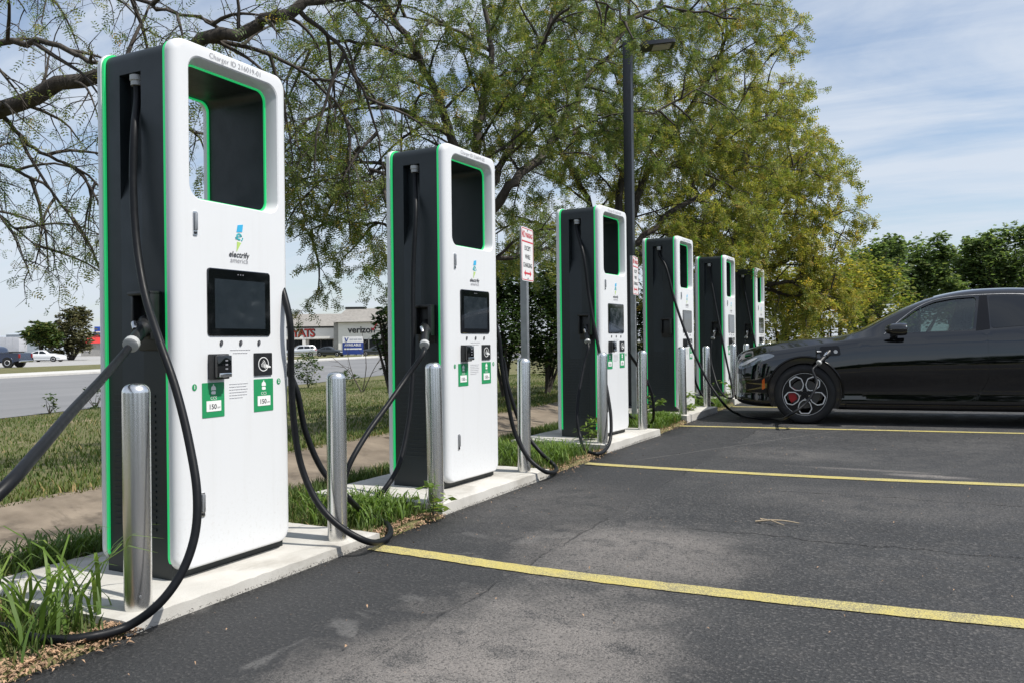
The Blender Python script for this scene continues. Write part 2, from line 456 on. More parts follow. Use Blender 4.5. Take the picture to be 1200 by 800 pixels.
class MB:
    def __init__(s): s.v = []; s.f = []
    def add(s, vs, fs):
        o = len(s.v)
        s.v += [tuple(a) for a in vs]
        s.f += [tuple(i + o for i in f) for f in fs]
        return s
    def box(s, x0, x1, y0, y1, z0, z1):
        vs = [(x, y, z) for z in (z0, z1) for y in (y0, y1) for x in (x0, x1)]
        return s.add(vs, [(0, 2, 3, 1), (4, 5, 7, 6), (0, 1, 5, 4), (2, 6, 7, 3), (0, 4, 6, 2), (1, 3, 7, 5)])
    def bbox(s, x0, x1, y0, y1, z0, z1, r=0.01):
        """box with rounded edges"""
        bm = bmesh.new()
        bmesh.ops.create_cube(bm, size=1)
        for v in bm.verts: v.co = ((x0 + x1) / 2 + v.co.x * (x1 - x0), (y0 + y1) / 2 + v.co.y * (y1 - y0), (z0 + z1) / 2 + v.co.z * (z1 - z0))
        bmesh.ops.bevel(bm, geom=bm.edges[:], offset=r, segments=2, profile=0.6, affect='EDGES')
        bm.verts.index_update()
        s.add([v.co for v in bm.verts], [tuple(v.index for v in f.verts) for f in bm.faces])
        bm.free(); return s
    def tube(s, pts, rad, n=8, cap=True):
        pts = [Vector(p) for p in pts]
        rad = [rad] * len(pts) if isinstance(rad, (int, float)) else rad
        t0 = (pts[1] - pts[0]).normalized()
        a = t0.orthogonal().normalized()
        vs = []
        for i, p in enumerate(pts):
            tg = (pts[min(i + 1, len(pts) - 1)] - pts[max(i - 1, 0)]).normalized()
            a = (a - tg * a.dot(tg))
            a = a.normalized() if a.length > 1e-6 else tg.orthogonal().normalized()
            c = tg.cross(a)
            for k in range(n):
                th = 2 * math.pi * k / n
                vs.append(p + (a * math.cos(th) + c * math.sin(th)) * rad[i])
        fs = [(i * n + k, i * n + (k + 1) % n, (i + 1) * n + (k + 1) % n, (i + 1) * n + k) for i in range(len(pts) - 1) for k in range(n)]
        if cap: fs += [tuple(range(n - 1, -1, -1)), tuple((len(pts) - 1) * n + k for k in range(n))]
        return s.add(vs, fs)
    def lathe(s, prof, n=24, origin=(0, 0, 0), axis='z'):
        vs = []
        for r_, h_ in prof:
            for k in range(n):
                th = 2 * math.pi * k / n
                a, c_ = r_ * math.cos(th), r_ * math.sin(th)
                q = {'z': (a, c_, h_), 'y': (a, h_, c_), 'x': (h_, a, c_)}[axis]
                vs.append((q[0] + origin[0], q[1] + origin[1], q[2] + origin[2]))
        fs = [(i * n + k, i * n + (k + 1) % n, (i + 1) * n + (k + 1) % n, (i + 1) * n + k) for i in range(len(prof) - 1) for k in range(n)]
        if prof[0][0] > 1e-4: fs.append(tuple(range(n - 1, -1, -1)))
        if prof[-1][0] > 1e-4: fs.append(tuple((len(prof) - 1) * n + k for k in range(n)))
        return s.add(vs, fs)
    def cap(s, outer, holes, fx):
        """flat (y, z) polygon with holes placed by fx(y, z) -> point"""
        loops = [[Vector((a, c_, 0)) for a, c_ in lp] for lp in [outer] + holes]
        tri = tessellate_polygon(loops)
        flat = [q for lp in loops for q in lp]
        return s.add([fx(q.x, q.y) for q in flat], [tuple(f) for f in tri])
    def bridge(s, loops):
        n = len(loops[0])
        vs = [q for lp in loops for q in lp]
        return s.add(vs, [(i * n + k, i * n + (k + 1) % n, (i + 1) * n + (k + 1) % n, (i + 1) * n + k) for i in range(len(loops) - 1) for k in range(n)])
    def extr(s, outer, holes, f0, f1):
        s.cap(outer, holes, f0); s.cap(outer, holes, f1)
        for lp in [outer] + holes: s.bridge([[f0(*q) for q in lp], [f1(*q) for q in lp]])
        return s
    def build(s, name, mat, parent=None, smooth=35, fix=True):
        o = mk(name, s.v, s.f, mat, parent)
        me = o.data
        if fix:
            bm = bmesh.new(); bm.from_mesh(me)
            bmesh.ops.remove_doubles(bm, verts=bm.verts, dist=1e-5)
            bmesh.ops.recalc_face_normals(bm, faces=bm.faces)
            bm.to_mesh(me); bm.free()
        if smooth is not None:
            me.polygons.foreach_set('use_smooth', [True] * len(me.polygons))
            me.set_sharp_from_angle(angle=R(smooth))
        return o

def rrect(a0, a1, b0, b1, r, n=6):
    pts = []
    for cx, cy, s in ((a1 - r, b1 - r, 0), (a0 + r, b1 - r, 90), (a0 + r, b0 + r, 180), (a1 - r, b0 + r, 270)):
        for k in range(n + 1):
            th = R(s + 90 * k / n)
            pts.append((cx + r * math.cos(th), cy + r * math.sin(th)))
    return pts
def spline(pts, per=8):
    p = [Vector(q) for q in pts]
    p = [p[0] * 2 - p[1]] + p + [p[-1] * 2 - p[-2]]
    o = []
    for i in range(1, len(p) - 2):
        # centripetal Catmull-Rom keeps uneven spacing from overshooting
        t = [0.0]
        for k in range(3): t.append(t[-1] + max((p[i + k] - p[i - 1 + k]).length, 1e-4) ** 0.5)
        for j in range(per):
            x = t[1] + (t[2] - t[1]) * j / per
            def lp(a, b_, ta, tb): return a * ((tb - x) / (tb - ta)) + b_ * ((x - ta) / (tb - ta))
            A1 = lp(p[i - 1], p[i], t[0], t[1]); A2 = lp(p[i], p[i + 1], t[1], t[2]); A3 = lp(p[i + 1], p[i + 2], t[2], t[3])
            B1 = lp(A1, A2, t[0], t[2]); B2 = lp(A2, A3, t[1], t[3])
            o.append(lp(B1, B2, t[1], t[2]))
    o.append(p[-2].copy())
    return o
def evaluated(o):
    dg = bpy.context.evaluated_depsgraph_get()
    return bpy.data.meshes.new_from_object(o.evaluated_get(dg))
def text_mesh(txt, size, bold=0.0, shear=0.0, align='CENTER', space=1.0):
    """lettering as a flat mesh: vertices (a, b) and faces"""
    cu = bpy.data.curves.new('lettering', 'FONT')
    cu.body = txt; cu.size = size; cu.offset = bold; cu.shear = shear
    cu.align_x = align; cu.align_y = 'CENTER'; cu.space_character = space; cu.resolution_u = 3
    o = bpy.data.objects.new('lettering', cu)
    COL.objects.link(o)
    me = evaluated(o)
    vs = [(v.co.x, v.co.y) for v in me.vertices]; fs = [tuple(p_.vertices) for p_ in me.polygons]
    bpy.data.objects.remove(o); bpy.data.curves.remove(cu); bpy.data.meshes.remove(me)
    return vs, fs
def lettering(name, txt, size, place, mat, parent, **k):
    vs, fs = text_mesh(txt, size, **k)
    return mk(name, [place(*q) for q in vs], fs, mat, parent)
def npmesh(name, V, F, mat, parent=None, var=None, smooth=False):
    """big quad or triangle mesh from arrays; var is a value per vertex"""
    me = bpy.data.meshes.new(name)
    k = F.shape[1]
    me.vertices.add(len(V)); me.vertices.foreach_set('co', V.astype(np.float32).ravel())
    me.loops.add(F.size); me.loops.foreach_set('vertex_index', F.astype(np.int32).ravel())
    me.polygons.add(len(F)); me.polygons.foreach_set('loop_start', np.arange(0, F.size, k, dtype=np.int32))
    me.update(calc_edges=True)
    if smooth: me.polygons.foreach_set('use_smooth', np.ones(len(F), bool))
    if var is not None:
        a = me.attributes.new('var', 'FLOAT', 'POINT'); a.data.foreach_set('value', var.astype(np.float32))
    if mat: me.materials.append(MAT[mat])
    return link(bpy.data.objects.new(name, me), parent)

# ------------------------------------------------------------------ ground
def kerb_x(y):
    for c_ in (2.3952, 4.5738, 7.4896, 10.3982, 13.316, 16.1803):
        if c_ - 0.36 < y < c_ + 1.09: return -2.60
    return -2.545 + 0.012 * math.sin(y * 5.1) + 0.010 * math.sin(y * 13.7 + 1) + 0.006 * math.sin(y * 31)
ROADU = Vector((-0.25, 0.968, 0)).normalized(); ROADN = Vector((-ROADU.y, ROADU.x, 0))
def road_d(x, y): return x * ROADN.x + y * ROADN.y
RD0, RD1, RD2, RD3 = 16.6, 39.0, 43.2, 57.0
FARZ = -0.70
def sst(a, b_, x):
    k = min(max((x - a) / (b_ - a), 0), 1)
    return k * k * (3 - 2 * k)
def terr(x, y):
    if x > -2.56: return lot_z(y) - 0.06
    e = lot_z(y)
    if x > -3.7: return e + 0.012 + 0.012 * math.sin(x * 9 + y * 3) * math.sin(y * 7)
    if x > -4.05: return e + 0.012 - 0.055 * sst(-3.7, -4.05, x)
    if x > -6.05: return e - 0.043 - 0.16 * math.sin((-4.05 - x) / 2.0 * math.pi) ** 1.2 - 0.08 * (-4.05 - x) / 2.0 - 0.03
    xr = -6.05
    d0 = road_d(xr, y); d = road_d(x, y)
    k = min(max((d - d0) / max(RD0 - d0, 1), 0), 1)
    z0 = e - 0.123
    return z0 + (FARZ - z0) * k + 0.05 * math.sin(k * math.pi) * math.sin(y * 0.7) + (0.05 if 0 < k < 0.05 else 0) * 0
def axis(segs):
    o = []
    for a, b_, n in segs: o += list(np.linspace(a, b_, n, endpoint=False))
    o.append(segs[-1][1]); return o
gx = axis([(-2500, -300, 8), (-300, -60, 20), (-60, -24, 36), (-24, -6.05, 44), (-6.05, -4.05, 14), (-4.05, -2.57, 22), (-2.57, -2.54, 1), (-2.54, 60, 14), (60, 2500, 8)])
gy = axis([(-2500, -60, 8), (-60, -4, 14), (-4, 30, 130), (30, 110, 60), (110, 2500, 10)])
V = np.array([(x, y, terr(x, y)) for y in gy for x in gx]); nx = len(gx)
F = np.array([(j * nx + i, j * nx + i + 1, (j + 1) * nx + i + 1, (j + 1) * nx + i) for j in range(len(gy) - 1) for i in range(nx - 1)])
tag(npmesh('ground', V, F, 'soil_grass', smooth=True), kind='structure')

# lot
ys = axis([(-25, 0, 25), (0, 20, 260), (20, 60, 40)])
xs_f = [0, 0.3, 1, 3, 6, 12, 25, 60]
V = []; F = []
for y in ys:
    k = kerb_x(y)
    V += [(k - 0.02, y, lot_z(y) - 0.05)] + [(k + f, y, lot_z(y) - (0.004 if f == 0 else 0)) for f in xs_f]
n = len(xs_f) + 1
F = [(j * n + i, j * n + i + 1, (j + 1) * n + i + 1, (j + 1) * n + i) for j in range(len(ys) - 1) for i in range(n - 1)]
tag(mk('parking_lot', V, F, 'lot_asphalt', smooth=180), kind='structure')

# stall lines, hand-painted and a little bowed
def stall_line(ctrl, w, name='stall_line'):
    pts = spline(ctrl, 14)
    rg = random.Random(len(pts)); vs = []; fs = []
    for i, q in enumerate(pts):
        a = w / 2 * (1 + rg.uniform(-0.06, 0.06)); c_ = w / 2 * (1 + rg.uniform(-0.06, 0.06))
        vs += [(q.x, q.y - a, lot_z(q.y) + 0.004), (q.x, q.y + c_, lot_z(q.y) + 0.004)]
    for i in range(len(pts) - 1): fs.append((2 * i, 2 * i + 2, 2 * i + 3, 2 * i + 1))
    tag(mk(name, vs, fs, 'yellow_paint'), kind='structure')
l1 = [G(438, 641), G(520, 652.5), G(600, 664.7), G(735, 682), G(866.7, 697), G(1030, 714.5), G(1200, 731)]
l2 = [G(687, 542.8), G(800, 550), G(1000, 560.5), G(1200, 568.5)]
l3 = [G(796, 498.7), G(1000, 503.2), G(1200, 507.6)]
for ln in (l1, l2, l3):
    e = ln[-1]; d = (ln[-1] - ln[-2]).normalized()
    stall_line(ln + [e + d * max(0.5, 2.4 - e.x)], 0.112)
d3 = (l3[-1] - l3[0]).normalized()
for k in (1, 2):
    a = Vector((-2.5, l3[0].y + 2.95 * k, 0))
    stall_line([a, a + d3 * 2.5, a + d3 * 5.2], 0.112)

# concrete swale: cast slabs with open joints, a child slab for each pour
sw = empty('concrete_swale', (-5.05, 10, -0.15))
tag(sw, kind='structure')
rg = random.Random(4)
y = -3.0; joints = []
while y < 42:
    ln = rg.uniform(2.6, 3.2)
    vs = []; fs = []
    nn, mmn = 14, 5
    skew = rg.uniform(-0.12, 0.12)
    y1 = y + ln
    for j in range(mmn + 1):
        for i in range(nn + 1):
            f = i / nn
            xx = -4.02 - 2.06 * f
            yy = y + 0.012 + (ln - 0.024) * j / mmn + skew * f
            wob = 0.03 * math.sin(yy * 2.3) * (i == nn) + 0.02 * math.sin(yy * 3.1 + 2) * (i == 0)
            vs.append((xx + wob, yy, terr(min(max(xx, -6.04), -4.06), yy) + 0.035))
    w_ = nn + 1
    fs = [(j * w_ + i, (j + 1) * w_ + i, (j + 1) * w_ + i + 1, j * w_ + i + 1) for j in range(mmn) for i in range(nn)]
    ring = [i for i in range(nn + 1)] + [j * w_ + nn for j in range(1, mmn + 1)] + [mmn * w_ + i for i in range(nn - 1, -1, -1)] + [j * w_ for j in range(mmn - 1, 0, -1)]
    o_ = len(vs)
    vs += [(vs[i][0], vs[i][1], vs[i][2] - 0.09) for i in ring]
    for a in range(len(ring)):
        c_ = (a + 1) % len(ring)
        fs.append((ring[a], ring[c_], o_ + c_, o_ + a))
    s = mk('slab', [(a + 5.05, b_ - 10, c_ + 0.15) for a, b_, c_ in vs], fs, 'swale_concrete', sw, smooth=40)
    y = y1

# road, its concrete edges, the grass strip and the pavement beyond
def strip(name, d0, d1, z, mat, a0=-160, a1=420, kind='structure'):
    vs = []; fs = []
    n = 40
    for i in range(n + 1):
        a = a0 + (a1 - a0) * i / n
        for d in (d0, d1):
            q = ROADU * a + ROADN * d
            vs.append((q.x, q.y, z))
    fs = [(2 * i, 2 * i + 1, 2 * i + 3, 2 * i + 2) for i in range(n)]
    return tag(mk(name, vs, fs, mat), kind=kind)
strip('road', RD0, RD1 + 0.5, FARZ + 0.02, 'road_asphalt')
def kerb(name, d0, d1, z0, z1, mat):
    mb = MB(); a0, a1 = -160, 420
    c_ = [ROADU * a + ROADN * d + Vector((0, 0, z)) for a in (a0, a1) for d, z in ((d0, z0), (d0, z1), (d1, z1), (d1, z0))]
    mb.add(c_, [(0, 1, 2, 3), (7, 6, 5, 4), (0, 4, 5, 1), (1, 5, 6, 2), (2, 6, 7, 3)])
    return tag(mb.build(name, mat, smooth=None), kind='structure')
kerb('pavement', RD1, RD2, FARZ, FARZ + 0.14, 'kerb_concrete')
strip('road_verge', RD2, RD3, FARZ + 0.12, 'soil_grass')
kerb('far_parking_lot', RD3, RD3 + 140, FARZ - 0.02, FARZ + 0.10, 'far_pavement')
# ------------------------------------------------------------------ the charger
CW, CD, CH, PL = 0.680, 0.500, 2.25, 0.035     # width along the row, depth, shell height, plinth
XF = -2.7558
CHY = [2.3952, 4.5738, 7.4896, 10.3982, 13.316, 16.1803]
CHZ = [-0.9441, -0.922, -0.9055, -0.8829, -0.8676, -0.8542]
CHA = [-0.0113, -0.0487, -0.0883, -0.0598, -0.0462, -0.0668]
ZB, ZT = PL, PL + CH
YO = CW / 2 - 0.015                            # fittings are measured from 15 mm inside the near edge
WY0, WY1, WZ0, WZ1 = 0.103, 0.590, PL + 1.585, PL + 2.168      # lit window through the unit

def shell_mesh(front):
    s = 1 if front else -1
    def fx(d):                                   # d = depth behind the face
        x = -d if front else -CD + d
        return lambda y, z: (x, y - CW / 2, z)
    mb = MB()
    def o(i, r): return rrect(i, CW - i, ZB + i * 0.3, ZT - i * 0.26, max(r - i * 0.5, 0.02), 8)
    loops = [(0.052, 0.010, 0.066), (0.048, 0.0, 0.066), (0.034, 0.0, 0.066)]
    for k in range(1, 6):
        th = R(90 * k / 5)
        loops.append((0.034 * (1 - math.sin(th)), 0.046 * (1 - math.cos(th)), 0.066))
    outl = [[fx(d)(*q) for q in o(i, r)] for d, i, r in loops]
    mb.bridge(outl)
    lip = rrect(WY0 - 0.026, WY1 + 0.026, WZ0 - 0.012, WZ1 + 0.026, 0.066, 8)
    mb.cap(o(0.046, 0.066), [lip], fx(0))
    win = rrect(WY0, WY1, WZ0, WZ1, 0.050, 8)
    l2 = rrect(WY0 - 0.020, WY1 + 0.020, WZ0 - 0.008, WZ1 + 0.020, 0.062, 8)
    mb.bridge([[fx(0)(*q) for q in lip], [fx(0.004)(*q) for q in l2], [fx(0.050)(*q) for q in win], [fx(0.058)(*q) for q in win]])
    # inner back of the shell, so that it is a real hollow pressing
    mb.cap(o(0.010, 0.066), [win], fx(0.052))
    return mb
def core_mesh():
    mb = MB()
    win = rrect(WY0 - 0.003, WY1 + 0.003, WZ0 - 0.003, WZ1 + 0.003, 0.050, 8)
    i = 0.012; top = ZT - i; r = 0.055
    def outline(slot):
        pts = []
        for cx, cz, s in ((CW - i - r, top - r, 0), (i + r, top - r, 90)):
            for k in range(9):
                th = R(s + 90 * k / 8)
                pts.append((cx + r * math.cos(th), cz + r * math.sin(th)))
        if slot:
            left = [(i, ZB + 2.128), (i + 0.058, ZB + 2.122), (i + 0.058, ZB + 1.74), (i, ZB + 1.585)]
            right = [(CW - a, z) for a, z in left[::-1]]
        else: left = right = []
        pts += left + [(i, 0.0), (CW - i, 0.0)] + right
        return pts
    def at(x): return lambda y, z: (x, y - CW / 2, z)
    for a, c_, sl in ((-0.050, -0.210, False), (-0.210, -0.345, True), (-0.345, -CD + 0.050, False)):
        mb.extr(outline(sl), [win], at(a), at(c_))
    return mb
def led_ring(x0, x1, i, w):
    mb = MB()
    mb.extr(rrect(i, CW - i, ZB + i, ZT - i, 0.06, 8), [rrect(i + w, CW - i - w, ZB + i + w, ZT - i - w, 0.045, 8)], lambda y, z: (x0, y - CW / 2, z), lambda y, z: (x1, y - CW / 2, z))
    return mb
def win_ring(x0, x1):
    mb = MB()
    mb.extr(rrect(WY0 - 0.001, WY1 + 0.001, WZ0 - 0.001, WZ1 + 0.001, 0.050, 8), [rrect(WY0 + 0.006, WY1 - 0.006, WZ0 + 0.006, WZ1 - 0.006, 0.046, 8)], lambda y, z: (x0, y - CW / 2, z), lambda y, z: (x1, y - CW / 2, z))
    return mb
def F2(d=0.0):                                    # place (y, z) print on the front face, d proud
    return lambda y, z: (d, y - YO, z)
def arc(cx, cy, r0, r1, a0, a1, n=10):
    o_ = [(cx + r1 * math.cos(R(a0 + (a1 - a0) * k / n)), cy + r1 * math.sin(R(a0 + (a1 - a0) * k / n))) for k in range(n + 1)]
    return o_ + [(cx + r0 * math.cos(R(a1 - (a1 - a0) * k / n)), cy + r0 * math.sin(R(a1 - (a1 - a0) * k / n))) for k in range(n + 1)]

def word_bars(name, root, y0, y1, z, h, seed):
    """a line of print too fine to read: word-long dashes"""
    rg = random.Random(seed); mb = MB(); y = y0
    while y < y1 - 0.004:
        e = min(y1, y + rg.uniform(0.006, 0.018))
        mb.extr([(y, z - h / 2), (e, z - h / 2), (e, z + h / 2), (y, z + h / 2)], [], F2(0.0002), F2(0.0016)); y = e + 0.003
    return mb.build(name, 'pale_print', root, None)
def make_charger():
    root = empty('ev_charger')
    mb = core_mesh(); core = mb.build('cabinet', 'core_dark', root, 30)
    fs = shell_mesh(True).build('front_shell', 'white_paint', root, 30)
    bs = shell_mesh(False).build('back_shell', 'white_paint', root, 30)
    led_ring(-0.0655, -0.0535, 0.004, 0.022).build('light_strip', 'led_green', root, 30)
    led_ring(-CD + 0.0535, -CD + 0.0655, 0.004, 0.022).build('light_strip', 'led_green', root, 30)
    win_ring(-0.066, -0.056).build('window_light_strip', 'led_green', root, 30)
    win_ring(-CD + 0.056, -CD + 0.066).build('window_light_strip', 'led_green', root, 30)
    # side ventilation slats low on both sides
    for sgn in (-1, 1):
        for k in range(22):
            mb = MB()
            y0 = sgn * (CW / 2 - 0.012)
            mb.box(-0.40, -0.14, min(y0, y0 + sgn * 0.004), max(y0, y0 + sgn * 0.004), 0.20 + k * 0.027, 0.20 + k * 0.027 + 0.011)
            mb.build('vent_slat', 'core_dark', root, None)
    # touchscreen
    mb = MB()
    o_ = rrect(0.152, 0.530, ZB + 0.990, ZB + 1.286, 0.016, 5); i_ = rrect(0.156, 0.526, ZB + 0.994, ZB + 1.282, 0.014, 5)
    mb.bridge([[F2(-0.01)(*q) for q in o_], [F2(0.004)(*q) for q in o_], [F2(0.007)(*q) for q in i_]]); mb.cap(i_, [], F2(0.007))
    scr = mb.build('screen', 'screen_glass', root, 30)
    mb = MB(); mb.extr(rrect(0.190, 0.492, ZB + 1.022, ZB + 1.240, 0.003, 2), [], F2(0.0066), F2(0.0082)); mb.build('display', 'display_glass', scr, 30)
    for yy in (0.326, 0.341, 0.356):
        mb = MB(); mb.extr([(yy + 0.003 * math.cos(R(a)), ZB + 1.265 + 0.003 * math.sin(R(a))) for a in range(0, 360, 45)], [], F2(0.0066), F2(0.0080)); mb.build('sensor', 'grey_print', scr, None)
    # three buttons with plug marks below the screen
    for yy in (0.229, 0.343, 0.456):
        mb = MB()
        c_ = [(yy + 0.0085 * math.cos(R(a)) + 0.2 * 0.0085 * math.sin(R(a)), ZB + 0.958 + 0.0125 * math.sin(R(a))) for a in range(0, 360, 20)]
        mb.extr(c_, [], F2(0.0005), F2(0.004)); bt = mb.build('button', 'dark_print', root, 30)
        mb = MB(); mb.extr([(yy - 0.002, ZB + 0.951), (yy + 0.0035, ZB + 0.957), (yy + 0.0005, ZB + 0.958), (yy + 0.003, ZB + 0.966), (yy - 0.003, ZB + 0.959), (yy, ZB + 0.958)], [], F2(0.0038), F2(0.005)); mb.build('button_mark', 'grey_print', bt, None)
    for k, hw_ in enumerate((0.062, 0.046)): word_bars('help_text', root, 0.343 - hw_, 0.343 + hw_, ZB + 0.928 - 0.014 * k, 0.0028, k)
    # card reader: a wedge-fronted black box with keypad lip and slot
    mb = MB()
    y0, y1, z0, z1 = 0.153, 0.246, ZB + 0.802, ZB + 0.912
    mb.bbox(-0.005, 0.034, y0, y1, z0, z1, 0.006); cr = mb.build('card_reader', 'plastic_black', root, 30)
    mb = MB(); mb.bbox(0.030, 0.052, y0 + 0.006, y1 - 0.004, z0 + 0.008, z1 - 0.006, 0.005); mb.build('reader_front', 'screen_glass', cr, 30)
    mb = MB(); mb.bbox(0.034, 0.060, y0 + 0.014, y1 - 0.014, z0 + 0.010, z0 + 0.028, 0.003); mb.build('card_slot', 'chrome', cr, 30)
    for k in range(3):
        mb = MB(); mb.box(0.0515, 0.0535, y0 + 0.05, y0 + 0.064, z0 + 0.042 + 0.018 * k, z0 + 0.048 + 0.018 * k); mb.build('reader_light', 'grey_print', cr, None)
    # contactless pad
    mb = MB(); mb.extr(rrect(0.422, 0.536, ZB + 0.808, ZB + 0.912, 0.004, 3), [], F2(-0.002), F2(0.006)); tp = mb.build('tap_reader', 'plastic_black', root, 30)
    cy, cz = 0.479, ZB + 0.860
    mb = MB(); mb.extr(arc(cy, cz, 0.030, 0.0335, -18, 325, 24), [], F2(0.0055), F2(0.0072)); mb.build('contactless_mark', 'white_print', tp, None)
    for k in range(4):
        mb = MB(); mb.extr(arc(cy - 0.020, cz - 0.008, 0.008 + 0.008 * k, 0.011 + 0.008 * k, -22, 52, 8), [], F2(0.0055), F2(0.0072)); mb.build('contactless_mark', 'white_print', tp, None)
    mb = MB(); mb.extr([(cy + 0.004, cz - 0.016), (cy + 0.046, cz - 0.018), (cy + 0.046, cz - 0.012), (cy + 0.010, cz + 0.002)], [], F2(0.0055), F2(0.0072)); mb.build('contactless_mark', 'white_print', tp, None)
    # green connector stickers with pictogram, CCS and power plate
    for ya, yb, za, zb_ in ((0.119, 0.243, ZB + 0.637, ZB + 0.788), (0.421, 0.545, ZB + 0.640, ZB + 0.791)):
        mb = MB(); mb.extr(rrect(ya, yb, za, zb_, 0.003, 2), [], F2(0.0002), F2(0.0018)); st = mb.build('connector_sticker', 'green_print', root, None)
        yc = (ya + yb) / 2
        mb = MB(); mb.extr(rrect(ya + 0.022, yb - 0.020, za + 0.026, za + 0.072, 0.002, 2), [], F2(0.0016), F2(0.0032)); pl = mb.build('power_plate', 'white_print', st, None)
        # sub-part of the sticker: the figures
        lettering('power_text', '150', 0.030, lambda a, c_: (0.0036, yc - 0.006 + a - YO, za + 0.045 + c_), 'dark_print', st, bold=0.0006)
        lettering('power_text', 'kW', 0.012, lambda a, c_: (0.0036, yc + 0.029 + a - YO, za + 0.041 + c_), 'dark_print', st)
        lettering('connector_text', 'CCS', 0.019, lambda a, c_: (0.0028, yc + a - YO, za + 0.083 + c_), 'white_print', st)
        pz = za + 0.117
        mb = MB()
        mb.extr(arc(yc, pz + 0.008, 0.0, 0.013, 0, 180, 10)[:11] + [(yc - 0.013, pz + 0.001), (yc + 0.013, pz + 0.001)], [], F2(0.0016), F2(0.0030))
        mb.extr(rrect(yc - 0.012, yc + 0.012, pz - 0.017, pz - 0.003, 0.005, 3), [], F2(0.0016), F2(0.0030))
        mb.extr([(yc - 0.003, pz + 0.021), (yc + 0.003, pz + 0.021), (yc + 0.002, pz + 0.027), (yc - 0.002, pz + 0.027)], [], F2(0.0016), F2(0.0030))
        mb.build('plug_mark', 'white_print', st, None)
    for yy, zz, tx in ((0.079, ZB + 0.772, '1'), (0.583, ZB + 0.775, '2')):
        mb = MB(); mb.extr([(yy + 0.0125 * math.cos(R(a)), zz + 0.0145 * math.sin(R(a))) for a in range(0, 360, 18)], [], F2(0.0002), F2(0.0018)); bd = mb.build('number_badge', 'green_print', root, None)
        lettering('number', tx, 0.022, lambda a, c_, yy=yy, zz=zz: (0.0026, yy + a - YO, zz + c_), 'white_print', bd, bold=0.0006)
    # small notice between the stickers
    for k in range(6): word_bars('notice_text', root, 0.274, 0.274 + (0.112, 0.106, 0.112, 0.104, 0.110, 0.078)[k], ZB + 0.776 - 0.0125 * k, 0.0026, 7 + k)
    # emblem: a bolt with an e cut through it
    ey, ez = 0.341, ZB + 1.437
    def em(name, poly, mt_):
        mb = MB(); mb.extr([(ey + a, ez + c_) for a, c_ in poly], [], F2(0.0002), F2(0.0018)); return mb.build(name, mt_, root, None)
    em('emblem', [(-0.015, 0.022), (0.019, 0.026), (0.024, 0.060), (-0.008, 0.054)], 'logo_blue')
    ring = arc(0.0, 0.002, 0.0085, 0.0165, 12, 300, 20)
    em('emblem', [(a * 1.05, c_) for a, c_ in ring], 'logo_teal')
    em('emblem', [(-0.010, -0.001), (0.0165, 0.0035), (0.0165, 0.0075), (-0.010, 0.0035)], 'logo_teal')
    em('emblem', arc(0.000, 0.002, 0.019, 0.0245, -52, -6, 8), 'logo_teal')
    em('emblem', arc(0.000, 0.002, 0.019, 0.0235, 188, 222, 6), 'logo_teal')
    em('emblem', [(-0.012, -0.021), (0.012, -0.024), (-0.016, -0.068)], 'logo_green')
    lettering('wordmark', 'electrify', 0.036, lambda a, c_: (0.0022, ey - 0.002 + a - YO, ez - 0.081 + c_), 'dark_print', root, bold=0.0006, shear=0.12, space=1.03)
    lettering('wordmark', 'america', 0.034, lambda a, c_: (0.0022, ey - 0.002 + a - YO, ez - 0.107 + c_), 'grey_print', root, bold=-0.0003, shear=0.12)
    # latches
    for yy, z0, z1 in ((0.091, ZB + 1.418, ZB + 1.520), (0.116, ZB + 0.215, ZB + 0.318)):
        mb = MB(); mb.extr(rrect(yy - 0.011, yy + 0.011, z0, z1, 0.004, 3), [], F2(0.0002), F2(0.004)); lt = mb.build('latch', 'chrome', root, 30)
        mb = MB(); mb.bbox(0.003, 0.014, yy - 0.006, yy + 0.006, z0 + 0.022, z1 - 0.006, 0.003); mb.build('latch_lever', 'galvanised', lt, 30)
        mb = MB(); mb.lathe([(0.0055, 0.003), (0.0055, 0.008), (0.004, 0.009)], 12, (0, yy - YO, z0 + 0.011), 'x')
        mb.build('latch_lock', 'plastic_black', lt, 30)
    for ch in root.children:
        for g in ch.children:
            if g.name.startswith('latch_lever'): g.data.transform(Matrix.Translation((0, -YO, 0)))
        if ch.name.startswith('card_reader'):
            ch.data.transform(Matrix.Translation((0, -YO, 0)))
            for g in ch.children: g.data.transform(Matrix.Translation((0, -YO, 0)))
    # holsters and cable outlets on both sides
    for sgn in (-1, 1):
        yb = sgn * (CW / 2 - 0.012)
        mb = MB()
        def bx(x0, x1, a, c_, z0, z1, r=0.006):
            ya, yc_ = sorted((yb + sgn * a, yb + sgn * c_)); mb.bbox(x0, x1, ya, yc_, z0, z1, r)
        bx(-0.232, -0.090, -0.004, 0.008, ZB + 0.93, ZB + 1.175)
        bx(-0.115, -0.090, 0.0, 0.062, ZB + 0.975, ZB + 1.175)
        bx(-0.232, -0.216, 0.0, 0.045, ZB + 0.985, ZB + 1.165)
        bx(-0.232, -0.090, 0.0, 0.062, ZB + 1.160, ZB + 1.178)
        mb.build('holster', 'plastic_black', root, 30)
        mb = MB(); yo = sgn * (CW / 2 - 0.040)
        mb.lathe([(0.030, ZB + 2.122), (0.030, ZB + 2.100), (0.026, ZB + 2.096), (0.026, ZB + 2.078)], 16, (-0.268, yo, 0)); mb.build('cable_gland', 'grey_ring', root, 30)
    # small door handle low on the side, dark seam of the access door
    return root

